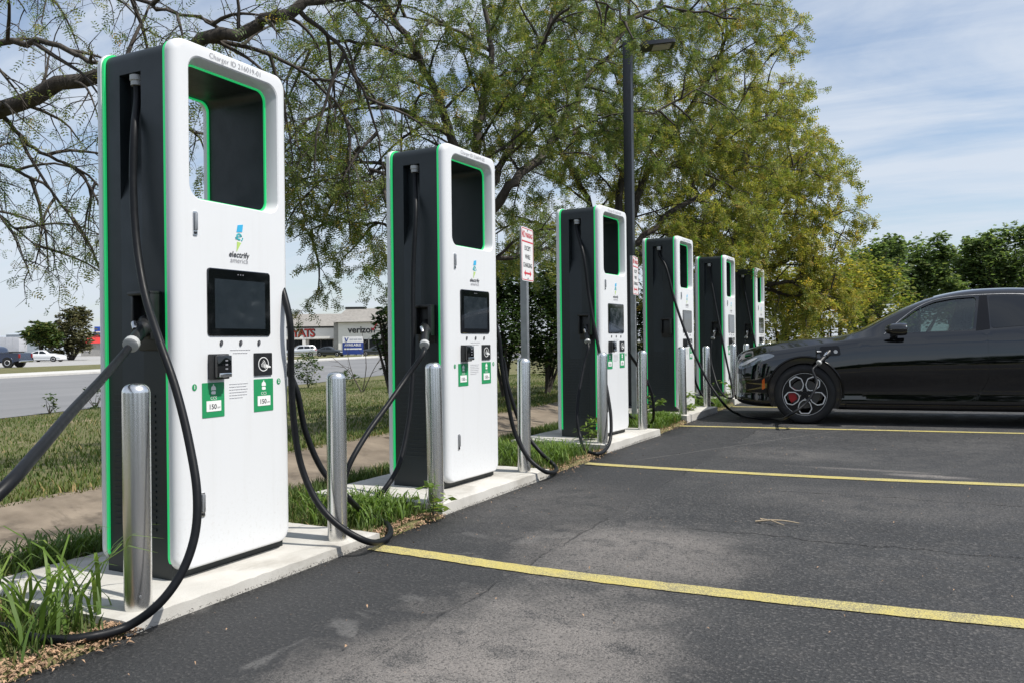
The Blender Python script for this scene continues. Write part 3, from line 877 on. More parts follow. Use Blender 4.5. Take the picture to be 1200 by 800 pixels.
proto = make_charger()
CHARGERS = []
ORD = ['nearest and largest, its cable looping through tall grass', 'second nearest, left of the no parking sign post', 'third nearest, in front of the dark lamp post', 'fourth nearest, its cable plugged into the black car', 'second farthest, beside the nose of the black car', 'farthest of the row, half hidden behind its neighbour']
for i in range(6):
    c = proto if i == 0 else copy_tree(proto)
    a = CHA[i]
    # front face centre of the base
    ly = CW / 2 + 0.017
    c.location = (XF - math.sin(a) * ly, CHY[i] + math.cos(a) * ly, CHZ[i] - PL + CAMZ)
    c.rotation_euler = (0, 0, a)
    tag(c, 'white and dark grey charger, ' + ORD[i], 'ev charger', 'chargers in a row along the kerb')
    CHARGERS.append(c)
    lettering('identity_text', 'Charger ID 216019-0%d' % (i + 1), 0.034, lambda p_, q_: (0.0022, 0.335 + p_ - YO, ZB + CH - 0.035 + q_), 'grey_print', c, bold=-0.0004)
# ------------------------------------------------------------------ pads and bollards
PADW = ['nearest concrete pad, under the first charger beside the tall grass', 'concrete pad under the second nearest charger', 'concrete pad under the third charger, before the lamp post', 'concrete pad under the fourth charger, left of the black car', 'concrete pad under the second farthest charger', 'concrete pad under the farthest charger']
for i in range(6):
    a = CHA[i] * (0.5 if i else 1)
    zt = CHZ[i] - PL + CAMZ
    o = empty('concrete_pad', (XF, CHY[i], 0), a)
    x0, x1, y0, y1 = -0.80, 0.222, -0.40, 1.13
    rg = random.Random(20 + i)
    bm = bmesh.new()
    bmesh.ops.create_grid(bm, x_segments=24, y_segments=36, size=0.5)
    top = bm.faces[:]
    ret = bmesh.ops.extrude_face_region(bm, geom=top)
    for v in [g for g in ret['geom'] if isinstance(g, bmesh.types.BMVert)]: v.co.z = 1
    for v in bm.verts:
        ex, ey = abs(v.co.x) > 0.499, abs(v.co.y) > 0.499
        x = x0 + (v.co.x + 0.5) * (x1 - x0); y = y0 + (v.co.y + 0.5) * (y1 - y0)
        if ex or ey:
            k = (0.005 if v.co.z > 0.5 else 0.002)
            x += rg.uniform(-k, k) * 0.6 - (0.010 * (1 if x > 0 else -1) if ex and v.co.z > 0.5 else 0)
            y += rg.uniform(-k, k) * 0.6 - (0.010 * (1 if y > 0.3 else -1) if ey and v.co.z > 0.5 else 0)
            z = zt - rg.uniform(0.003, 0.007) if v.co.z > 0.5 else lot_z(CHY[i]) - 0.10
        else: z = zt if v.co.z > 0.5 else lot_z(CHY[i]) - 0.10
        v.co = (x, y, z)
    me = bpy.data.meshes.new('slab'); bm.to_mesh(me); bm.free()
    bpy.data.objects.remove(o)
    me.materials.append(MAT['pad_concrete'])
    me.polygons.foreach_set('use_smooth', [True] * len(me.polygons)); me.set_sharp_from_angle(angle=R(30))
    o = link(bpy.data.objects.new('concrete_pad', me)); o.location = (XF, CHY[i], 0); o.rotation_euler = (0, 0, a)
    tag(o, PADW[i], 'concrete pad', 'pads under the chargers')

BOL = []
def make_bollard():
    root = empty('bollard')
    r = 0.0495; h = 0.845
    prof = [(r, -0.03), (r, h - 0.035)] + [(r - 0.035 + 0.035 * math.cos(R(a)), h - 0.035 + 0.035 * math.sin(R(a))) for a in range(15, 91, 15)] + [(0.0, h + 0.002)]
    mb = MB(); mb.lathe(prof, 40); mb.build('sleeve', 'stainless', root, 40)
    for a in (210, 330):
        mb = MB(); c_, s_ = math.cos(R(a)), math.sin(R(a))
        mb.tube([(c_ * (r - 0.002), s_ * (r - 0.002), 0.055), (c_ * (r + 0.003), s_ * (r + 0.003), 0.055)], 0.005, 8)
        mb.build('screw', 'galvanised', root, 30)
    return root
bp = make_bollard()
BY = [(2.12, 3.294), (4.235, 5.49), (7.20, 8.46), (10.12, 11.42), (13.25, 14.35), (16.0, 16.95)]
NTH = ['nearest', 'second nearest', 'third', 'fourth', 'second farthest', 'farthest']
for i, pr in enumerate(BY):
    for k, y in enumerate(pr):
        o = bp if (i == 0 and k == 0) else copy_tree(bp)
        o.location = (-2.635 + 0.006 * math.sin(i * 2 + k), y, CHZ[i] - PL + CAMZ)
        o.rotation_euler = (R([0.3, -0.5, 0.4, -0.2][(i + k) % 4]), R([0.4, 0.2, -0.4][(i * 2 + k) % 3]), i + k)
        tag(o, 'stainless steel bollard at the %s corner of the %s charger' % (('camera-side', 'far front')[k], NTH[i]), 'bollard', 'bollards guarding the chargers')

# ------------------------------------------------------------------ cables (parts of their charger)
CR = 0.0160
def c2l(i, pts):
    inv = (Matrix.Translation(CHARGERS[i].location) @ Matrix.Rotation(CHA[i], 4, 'Z')).inverted()
    return [inv @ Vector(p) for p in pts]
def cable(i, pts, r=CR, world=True):
    loc = c2l(i, pts) if world else pts
    mb = MB(); mb.tube(spline(loc, 8), r, 10)
    return mb.build('cable', 'rubber', CHARGERS[i], 60)
def connector(i, p0, p1, white=False):
    """grip from the socket p0 towards the cable end p1, local coordinates"""
    p0, p1 = Vector(p0), Vector(p1)
    d = (p1 - p0); ln = d.length; d.normalize()
    mb = MB(); mb.tube([p0 + d * (ln * f) for f in (0, 0.12, 0.13, 0.36, 0.40, 0.82)], [0.031, 0.031, 0.038, 0.036, 0.027, 0.024], 14)
    g = mb.build('connector', 'plastic_black', CHARGERS[i], 30)
    mb = MB(); mb.tube([p0 + d * (ln * f) for f in (0.80, 0.81, 0.90, 0.91)], [0.025, 0.031, 0.031, 0.025], 16); mb.build('collar', 'grey_ring', g, 30)
    n = d.orthogonal().normalized(); n = Vector((0, -1, 0.3)).normalized() if abs(d.y) < 0.9 else n
    mb = MB(); mb.tube([p0 + d * (ln * 0.16) + n * 0.040, p0 + d * (ln * 0.28) + n * 0.050, p0 + d * (ln * 0.42) + n * 0.032], [0.010, 0.013, 0.009], 8); mb.build('release_button', 'chrome', g, 40)
    return g
def lw(i, x, y, z):                                # charger-local (front, near side, base) to world
    return Matrix.Translation(CHARGERS[i].location) @ Matrix.Rotation(CHA[i], 4, 'Z') @ Vector((x, y - CW / 2, z))
EXN = (-0.268, 0.040, ZB + 2.085)
HOLN = (-0.165, 0.010, ZB + 1.06)
def near(i, down, up_, ce=None):
    """near-side lead: outlet -> down points -> up points -> connector, world points"""
    ce = ce or lw(i, -0.235, -0.14, ZB + 0.90)
    lc = c2l(i, [ce])[0]
    p0 = Vector((HOLN[0], HOLN[1] - CW / 2, HOLN[2]))
    connector(i, p0, lc)
    e = lc + (lc - p0).normalized() * 0.05
    pts = [Vector((EXN[0], EXN[1] - CW / 2, EXN[2])), Vector((EXN[0], EXN[1] - CW / 2, EXN[2] - 0.06))] + c2l(i, down + up_) + [e, lc]
    return cable(i, pts, world=False)
# nearest charger: the lead swings out, lies in the grass and comes back to the holster
near(0, [P(157.5, 150, 3.47), P(156, 215, 3.45), P(160, 285, 3.42), P(170, 345, 3.35), P(187, 400, 3.24), P(206, 455, 3.18), P(222, 520, 3.12), P(231, 580, 3.06), P(228, 628, 3.02), P(212, 672, 2.97), P(186, 707, 2.92), P(150, 733, 2.90), G(108, 745, 0.035), G(70, 749, 0.035), G(32, 745, 0.04), G(0, 734, 0.045)],
     [Vector((-2.86, 1.18, 0.05)), Vector((-2.62, 0.98, 0.10)), Vector((-2.30, 0.86, 0.24)), Vector((-2.02, 0.92, 0.46)), P(-4, 580, 1.86), P(40, 533, 2.05), P(82, 484, 2.38), P(120, 443, 2.86)], P(150, 408, 3.22))
# its far-side lead
def far(i, pts, holster=True):
    pre = [(-0.268, CW - 0.04, ZB + 2.085), (-0.268, CW - 0.04, ZB + 2.02)]
    w = [lw(i, *q) for q in pre] + pts
    if holster:
        p0 = Vector((-0.165, CW / 2 - 0.010, ZB + 1.06)); lc = Vector((-0.20, CW / 2 + 0.14, ZB + 0.90))
        g = connector(i, p0, lc)
        return cable(i, c2l(i, w) + [lc + (lc - p0).normalized() * 0.05, lc], world=False)
    return cable(i, w)
far(0, [lw(0, -0.20, CW + 0.02, 1.6), P(339, 372, 3.93), P(341, 430, 3.96), P(344, 490, 3.98), P(353, 545, 4.0), P(372, 588, 3.98), P(398, 616, 3.96), P(428, 633, 3.97), G(448, 633, 0.03), G(457, 626, 0.035), G(452, 612, 0.04), G(430, 602, 0.05), P(405, 580, 4.35), P(379, 552, 4.32), P(358, 505, 4.28), P(347, 455, 4.24)])
# second charger
near(1, [P(487, 250, 5.40), P(484, 320, 5.38), P(484, 400, 5.34), P(483, 450, 5.28), P(478, 500, 5.2), P(466, 548, 5.08), P(448, 576, 4.98), G(432, 592, 0.05), G(420, 597, 0.05)],
     [G(409, 590, 0.06), P(403, 566, 4.62), P(409, 545, 4.62), P(430, 508, 4.75), P(455, 473, 4.92), P(478, 440, 5.08)], P(497, 408, 5.18))
far(1, [lw(1, -0.20, CW + 0.02, 1.6), P(584.5, 395, 6.0), P(588, 430, 6.02), P(595, 470, 6.05), P(604, 508, 6.05), P(620, 537, 6.02), P(637, 551, 6.0), G(646, 553, 0.06), G(650, 545, 0.05), P(634, 530, 6.5), P(612, 500, 6.6), P(596, 455, 6.6), P(589, 420, 6.6)])
# third charger
near(2, [P(684, 300, 8.0), P(690, 345, 7.98), P(697, 385, 7.92), P(705, 425, 7.82), P(712, 460, 7.7), P(716, 490, 7.6), P(715, 515, 7.5), G(708, 528, 0.05), G(698, 531, 0.05)],
     [G(686, 527, 0.06), P(680, 512, 7.6), P(676.5, 492, 7.66), P(677, 470, 7.72), P(681, 445, 7.80), P(685, 425, 7.86)], P(689, 403, 7.92))
far(2, [lw(2, -0.18, CW + 0.03, 1.55), P(737, 412, 8.75), P(745, 425, 8.85), P(756, 442, 8.95), P(764, 462, 9.0), P(766, 482, 9.05), G(760, 496, 0.05), G(752, 494, 0.06), lw(2, -0.2, CW + 0.30, 0.25), lw(2, -0.22, CW + 0.20, 0.6)])
# fourth charger: its near lead is plugged into the car (end joined at the inlet below)
far(3, [lw(3, -0.18, CW + 0.03, 1.55), P(812, 425, 11.9), P(815, 446, 11.95), P(822, 461, 11.95), P(832, 470, 11.9), G(841, 474, 0.06), G(838, 469, 0.06), lw(3, -0.2, CW + 0.32, 0.25), lw(3, -0.22, CW + 0.20, 0.6)])
# fifth and sixth
for i in (4, 5):
    near(i, [lw(i, -0.20, -0.03, 1.75), lw(i, -0.12, -0.08, 1.35), lw(i, -0.03, -0.14, 0.95), lw(i, 0.06, -0.20, 0.55), lw(i, 0.16, -0.30, 0.18), lw(i, 0.20, -0.42, 0.02)],
         [lw(i, 0.12, -0.52, 0.03), lw(i, -0.02, -0.42, 0.16), lw(i, -0.12, -0.30, 0.36), lw(i, -0.20, -0.20, 0.62)], lw(i, -0.19, -0.12, ZB + 0.88))
    far(i, [lw(i, -0.18, CW + 0.03, 1.55), lw(i, -0.06, CW + 0.12, 0.9), lw(i, 0.05, CW + 0.22, 0.35), lw(i, 0.10, CW + 0.36, 0.05), lw(i, 0.0, CW + 0.42, 0.02), lw(i, -0.15, CW + 0.3, 0.25), lw(i, -0.22, CW + 0.2, 0.6)])

# ------------------------------------------------------------------ signs
def sign(loc, rz, hs, label, post_mat='galvanised', post=True):
    root = empty('parking_sign', loc, rz)
    if post:
        mb = MB(); w = 0.028; t_ = 0.004
        for x0, x1, y0, y1 in ((-w, w, -w, -w + t_), (-w, w, w - t_, w), (-w, -w + t_, -w + t_, w - t_), (w - t_, w, -w + t_, w - t_)): mb.box(x0, x1, y0, y1, -0.3, hs + 0.47)
        mb.build('post', post_mat, root, None)
    f0 = 0.029 if post else 0.07
    pl = lambda d: (lambda y, z: (f0 + d, y, hs + z))
    mb = MB(); mb.extr(rrect(-0.1525, 0.1525, 0, 0.457, 0.028, 5), [], pl(0.0), pl(0.003)); plate = mb.build('plate', 'sign_white', root, 30)
    mb = MB(); mb.extr(rrect(-0.145, 0.145, 0.0075, 0.4495, 0.022, 5), [rrect(-0.139, 0.139, 0.0135, 0.4435, 0.017, 5)], pl(0.0028), pl(0.0040)); mb.build('border', 'sign_red', plate, None)
    mb = MB(); mb.extr([(-0.139, 0.330), (0.139, 0.330), (0.139, 0.342), (-0.139, 0.342)], [], pl(0.0028), pl(0.0040)); mb.build('band', 'sign_red', plate, None)
    lettering('sign_text', 'NO', 0.082, lambda a, c_: (f0 + 0.0042, a * 0.62 - 0.104, hs + 0.393 + c_), 'sign_red', plate, bold=0.002)
    lettering('sign_text', 'PARKING', 0.056, lambda a, c_: (f0 + 0.0042, a * 0.75 + 0.038, hs + 0.390 + c_), 'sign_red', plate, bold=0.0012)
    for k, s_ in enumerate(('EXCEPT', 'WHILE', 'CHARGING')):
        lettering('sign_text', s_, 0.054, lambda a, c_, k=k: (f0 + 0.0042, a * 0.82, hs + 0.278 - 0.072 * k + c_), 'dark_print', plate, bold=0.0006)
    mb = MB(); mb.extr([(-0.095, 0.066), (-0.055, 0.094), (-0.055, 0.074), (0.055, 0.074), (0.055, 0.094), (0.095, 0.066), (0.055, 0.038), (0.055, 0.058), (-0.055, 0.058), (-0.055, 0.038)], [], pl(0.0028), pl(0.0040)); mb.build('arrow', 'sign_red', plate, None)
    for z in (0.024, 0.434):
        mb = MB(); mb.lathe([(0.008, f0 + 0.003), (0.008, f0 + 0.007), (0.005, f0 + 0.009)], 6, (0, 0, hs + z), 'x'); mb.build('bolt', 'galvanised', plate, 30)
    return tag(root, label, 'sign', 'no parking signs behind the chargers')
q = P(614.5, 330, 7.0)
sign((q.x, q.y, 0.0), R(6), q.z, 'red and white no parking sign on a galvanised post right of the second charger')
q = P(742, 346, 9.75)
sign((q.x, q.y, 0.0), R(6), q.z, 'no parking sign just right of the lamp post, between third and fourth chargers')
q = P(816, 352, 14.2)
sign((q.x, q.y, 0.0), R(6), q.z, 'no parking sign mostly hidden behind the fourth charger')

# ------------------------------------------------------------------ lamp post
q = P(740.5, 470, 10.9)
lp = empty('lamp_post', (q.x, q.y, lot_z(q.y) - 0.02))
zb = P(741, 477, 10.9).z - lp.location.z
mb = MB(); mb.lathe([(0.29, -0.3), (0.29, zb - 0.02), (0.275, zb)], 28); mb.build('footing', 'pad_concrete', lp, 40)
mb = MB(); mb.bbox(-0.16, 0.16, -0.16, 0.16, zb, zb + 0.03, 0.008); base = mb.build('base_plate', 'pole_dark', lp, 30)
for sx_ in (-1, 1):
    for sy_ in (-1, 1):
        mb = MB(); mb.lathe([(0.022, zb + 0.029), (0.022, zb + 0.055), (0.012, zb + 0.056), (0.012, zb + 0.10)], 6, (sx_ * 0.12, sy_ * 0.12, 0)); mb.build('anchor_bolt', 'galvanised', base, 30)
ptop = P(735, 48, 10.9).z - lp.location.z
mb = MB(); mb.bbox(-0.057, 0.057, -0.057, 0.057, zb + 0.03, ptop, 0.012); mb.build('pole', 'pole_dark', lp, 30)
hd = P(780, 54, 10.9) - Vector(lp.location)
az = math.atan2(hd.y, hd.x)
d = Vector((math.cos(az), math.sin(az), 0))
mb = MB(); z0 = ptop - 0.07
mb.tube([d * 0.05 + Vector((0, 0, z0)), d * 0.20 + Vector((0, 0, z0 + 0.01))], 0.035, 8); mb.build('arm', 'pole_dark', lp, 30)
mb = MB()
nrm = Vector((-d.y, d.x, 0))
def hp(a, s_, z): return d * a + nrm * s_ + Vector((0, 0, z0 + z))
o_ = rrect(0.17, 0.62, -0.15, 0.15, 0.05, 4)
mb.extr(o_, [], lambda a, s_: hp(a, s_, -0.045 + (a - 0.17) * 0.10), lambda a, s_: hp(a, s_, 0.012 + (a - 0.17) * 0.07)); head = mb.build('lamp_head', 'pole_dark', lp, 30)
mb = MB(); mb.extr(rrect(0.33, 0.57, -0.10, 0.10, 0.015, 3), [], lambda a, s_: hp(a, s_, -0.043 + (a - 0.17) * 0.10), lambda a, s_: hp(a, s_, -0.053 + (a - 0.17) * 0.10)); mb.build('lens', 'lens_pale', head, 30)
for k in range(5):
    mb = MB(); a0 = 0.24 + 0.07 * k
    mb.extr([(a0, -0.13), (a0 + 0.012, -0.13), (a0 + 0.012, 0.13), (a0, 0.13)], [], lambda a, s_: hp(a, s_, 0.0 + (a - 0.17) * 0.07), lambda a, s_: hp(a, s_, 0.03 + (a - 0.17) * 0.07)); mb.build('cooling_fin', 'pole_dark', head, None)
tag(lp, 'tall dark square lamp post with flat lamp head behind the third charger', 'lamp post')
# ------------------------------------------------------------------ vehicles
def section(w, zb, zs, zt, wr):
    h = zt - zs; ws = w * 0.925
    hb = zs - zb
    lo = [(0, zb), (w * 0.62, zb), (w * 0.89, zb + 0.012), (w * 0.972, zb + 0.06), (w * 0.934, zb + hb * 0.27), (w * 0.968, zb + hb * 0.42), (w, zb + hb * 0.52), (w * 0.992, zb + hb * 0.72), (w * 0.968, zs - 0.05), (ws, zs)]
    def lp(f, g): return (ws + (wr - ws) * f, zs + h * g)
    hi = [lp(0.10, 0.10), lp(0.42, 0.42), lp(0.74, 0.74), lp(0.93, 0.90), (wr * 0.90, zs + h * 0.965), (wr * 0.60, zs + h * 0.992), (0, zt)]
    return lo + hi
def interp(tab, x):
    """smooth interpolation of a table of (x, values...)"""
    xs = [r[0] for r in tab]
    i = max(0, min(len(xs) - 2, next((k for k in range(len(xs) - 1) if x < xs[k + 1]), len(xs) - 2)))
    f = (x - xs[i]) / (xs[i + 1] - xs[i])
    out = []
    for c in range(1, len(tab[0])):
        p1, p2 = tab[i][c], tab[i + 1][c]
        def tan(k):
            if k == 0: return (tab[1][c] - tab[0][c]) / (xs[1] - xs[0])
            if k == len(xs) - 1: return (tab[-1][c] - tab[-2][c]) / (xs[-1] - xs[-2])
            a = (tab[k][c] - tab[k - 1][c]) / (xs[k] - xs[k - 1]); b_ = (tab[k + 1][c] - tab[k][c]) / (xs[k + 1] - xs[k])
            return 0 if a * b_ <= 0 else 2 * a * b_ / (a + b_)
        d = xs[i + 1] - xs[i]
        m1, m2 = tan(i) * d, tan(i + 1) * d
        out.append((2 * f ** 3 - 3 * f ** 2 + 1) * p1 + (f ** 3 - 2 * f ** 2 + f) * m1 + (-2 * f ** 3 + 3 * f ** 2) * p2 + (f ** 3 - f ** 2) * m2)
    return out
def body_mesh(tab, xs, sub=1):
    """closed body lofted from (x, half width, bottom, shoulder, top, roof half width); x from the nose backwards"""
    vs = []; fs = []
    n = None
    for x in xs:
        w, zb, zs, zt, wr = interp(tab, x)
        s = section(w, zb, zs, zt, wr)
        full = [(-a, c_) for a, c_ in s[:0:-1]][::-1]
        ring = s + [(-a, c_) for a, c_ in s[-2:0:-1]]
        n = len(ring)
        vs += [(x, a, c_) for a, c_ in ring]
    for i in range(len(xs) - 1):
        for k in range(n): fs.append((i * n + k, (i + 1) * n + k, (i + 1) * n + (k + 1) % n, i * n + (k + 1) % n))
    for base, x, sgn in ((0, xs[0], 1), ((len(xs) - 1) * n, xs[-1], -1)):
        r_ = [vs[base + k] for k in range(n)]
        h = n // 2
        # cap with quads across the width
        for k in range(h):
            a, b_, c_, d_ = base + k, base + k + 1, base + (n - k - 1) % n, base + (n - k) % n
            q = [a, b_, c_, d_]
            q = [v for j, v in enumerate(q) if v not in q[:j]]
            if len(q) >= 3: fs.append(tuple(q if sgn > 0 else q[::-1]))
    o = mk('body', vs, fs, None)
    if sub:
        md = o.modifiers.new('s', 'SUBSURF'); md.levels = sub; md.render_levels = sub
        me = evaluated(o); o.modifiers.clear(); o.data = me
    bm = bmesh.new(); bm.from_mesh(o.data); bmesh.ops.recalc_face_normals(bm, faces=bm.faces); bm.to_mesh(o.data); bm.free()
    return o
def bvh(o):
    me = o.data
    return BVHTree.FromPolygons([v.co.copy() for v in me.vertices], [tuple(p_.vertices) for p_ in me.polygons])
def inside(poly, x, z):
    c = False; j = len(poly) - 1
    for i in range(len(poly)):
        (x1, z1), (x2, z2) = poly[i], poly[j]
        if (z1 > z) != (z2 > z) and x < (x2 - x1) * (z - z1) / (z2 - z1) + x1: c = not c
        j = i
    return c
def patch(tree, poly, off, thick=0.006, side=-1, step=0.05):
    """panel following the body surface inside a side-view outline (x, z)"""
    # densify the outline, add inner points, triangulate, then project
    dense = []
    for i in range(len(poly)):
        a, b_ = Vector(poly[i]), Vector(poly[(i + 1) % len(poly)])
        k = max(1, int((b_ - a).length / step))
        dense += [tuple(a + (b_ - a) * (j / k)) for j in range(k)]
    from mathutils.geometry import delaunay_2d_cdt
    pts = [Vector(q) for q in dense]; edges = [(i, (i + 1) % len(dense)) for i in range(len(dense))]
    x0, x1 = min(q[0] for q in dense), max(q[0] for q in dense); z0, z1 = min(q[1] for q in dense), max(q[1] for q in dense)
    x = x0 + step
    while x < x1:
        z = z0 + step
        while z < z1:
            if inside(dense, x, z) and min((Vector((x, z)) - q).length for q in pts[:len(dense)]) > step * 0.5: pts.append(Vector((x, z)))
            z += step
        x += step
    vv, ee, ff, *_ = delaunay_2d_cdt(pts, edges, [], 1, 1e-5)
    top = []
    for q in vv:
        hit = tree.ray_cast(Vector((q.x, side * 3, q.y)), Vector((0, -side, 0)))
        if hit[0] is None: top.append(None); continue
        nrm = hit[1] if hit[1].y * side > 0 else -hit[1]
        top.append(hit[0] + nrm * off)
    good = [t_ for t_ in top if t_ is not None]
    if not good: return None
    for i, t_ in enumerate(top):
        if t_ is None:
            c_ = min(good, key=lambda g: (g.x - vv[i].x) ** 2 + (g.z - vv[i].y) ** 2)
            top[i] = Vector((vv[i].x, c_.y, vv[i].y))
    mb = MB()
    n = len(top)
    mb.v = [tuple(t_) for t_ in top] + [(t_.x, t_.y - side * thick, t_.z) for t_ in top]
    cnt = {}
    for f in ff:
        mb.f.append(tuple(f)); mb.f.append(tuple(n + i for i in f[::-1]))
        for a, b_ in zip(f, f[1:] + f[:1]): cnt[(a, b_)] = 1
    for a, b_ in cnt:
        if (b_, a) not in cnt: mb.f.append((b_, a, n + a, n + b_))
    return mb
def smooth_poly(pts, per=5):
    p = [Vector((a, c_, 0)) for a, c_ in pts]
    s = spline(p + [p[0]], per)
    return [(q.x, q.y) for q in s[:-1]]
def rounded(poly, r, n=4):
    out = []
    m_ = len(poly)
    for i in range(m_):
        a, b_, c_ = Vector(poly[i - 1]), Vector(poly[i]), Vector(poly[(i + 1) % m_])
        u, v = (a - b_), (c_ - b_)
        rr = min(r, u.length * 0.45, v.length * 0.45)
        p0, p1 = b_ + u.normalized() * rr, b_ + v.normalized() * rr
        for k in range(n + 1):
            f = k / n
            out.append(tuple(p0 * (1 - f) ** 2 + b_ * 2 * f * (1 - f) + p1 * f * f))
    return out

def boolean(o, cutter, keep=False):
    md = o.modifiers.new('b', 'BOOLEAN'); md.operation = 'DIFFERENCE'; md.solver = 'EXACT'; md.object = cutter
    bpy.context.view_layer.update()
    me = evaluated(o); o.modifiers.clear(); o.data = me
    if not keep: bpy.data.objects.remove(cutter)

def wheel_detail(parent, x, y, z, rad, side):
    """five-petal wheel with red caliper; the disc faces side (-1 = towards -y)"""
    w = empty('wheel', (x, y, z)); w.parent = parent
    bpy.data.objects.remove(w)
    R0 = rad; rr = rad * 0.735
    s = side
    prof = [(rr, -0.10), (R0 - 0.035, -0.112), (R0 - 0.008, -0.085), (R0, -0.05), (R0, 0.06), (R0 - 0.008, 0.095), (R0 - 0.030, 0.115), (rr + 0.02, 0.118), (rr, 0.108), (rr - 0.012, 0.09), (rr - 0.012, -0.09), (rr, -0.10)]
    mb = MB(); mb.lathe([(a, b_ * s) for a, b_ in prof], 48, (x, y, z), 'y'); mb.f = [f for f in mb.f if len(f) == 4]
    wh = mb.build('wheel', 'tyre', parent, 40)
    for k in range(4):
        mb = MB(); mb.lathe([(R0 + 0.0015, s * (-0.05 + 0.032 * k)), (R0 + 0.0015, s * (-0.044 + 0.032 * k))], 48, (x, y, z), 'y'); mb.f = [f for f in mb.f if len(f) == 4]; mb.build('tread_rib', 'tyre', wh, 40)
    def at(d): return lambda a, c_: (x + a, y + s * d, z + c_)
    petals = []
    for k in range(5):
        th = R(90 + 72 * k + 180)
        c0, s0 = math.cos(th), math.sin(th)
        base = [(0.070, 0.018), (0.105, 0.060), (0.175, 0.080), (0.234, 0.044), (0.234, -0.044), (0.175, -0.080), (0.105, -0.060), (0.070, -0.018)]
        sc = rr / 0.268
        pl = rounded([(a * sc * c0 - b_ * sc * s0, a * sc * s0 + b_ * sc * c0) for a, b_ in base], 0.014 * sc, 3)
        petals.append(pl)
    disc = [(rr * 0.985 * math.cos(R(a)), rr * 0.985 * math.sin(R(a))) for a in range(0, 360, 6)]
    mb = MB(); mb.extr(disc, petals, at(0.085), at(0.055)); rim = mb.build('rim', 'rim_dark', wh, 30)
    for pl in petals:
        cx = sum(q[0] for q in pl) / len(pl); cz = sum(q[1] for q in pl) / len(pl)
        outer = [(cx + (a - cx) * 1.09, cz + (c_ - cz) * 1.09) for a, c_ in pl]
        mb = MB(); mb.extr(outer, [[(cx + (a - cx) * 0.93, cz + (c_ - cz) * 0.93) for a, c_ in pl]], at(0.083), at(0.095)); mb.build('spoke_edge', 'rim_silver', wh, 30)
    ringo = [(rr * 0.99 * math.cos(R(a)), rr * 0.99 * math.sin(R(a))) for a in range(0, 360, 6)]
    ringi = [(rr * 0.955 * math.cos(R(a)), rr * 0.955 * math.sin(R(a))) for a in range(0, 360, 6)]
    mb = MB(); mb.extr(ringo, [ringi], at(0.080), at(0.096)); mb.build('rim_edge', 'rim_silver', wh, 30)
    for k in range(5):
        th = R(36 + 72 * k + 90)
        mb = MB(); mb.lathe([(0.011, s * 0.083), (0.011, s * 0.092)], 6, (x + 0.055 * math.cos(th), y, z + 0.055 * math.sin(th)), 'y'); mb.build('wheel_nut', 'chrome', wh, None)
    mb = MB(); mb.lathe([(0.028, s * 0.083), (0.026, s * 0.094), (0.0, s * 0.096)], 16, (x, y, z), 'y'); mb.build('hub_cap', 'rim_dark', wh, 40)
    mb = MB(); mb.lathe([(0.175, s * 0.0), (0.175, s * 0.03), (0.08, s * 0.03)], 32, (x, y, z), 'y'); mb.build('brake_disc', 'brake_disc', wh, 40)
    return wh, rr

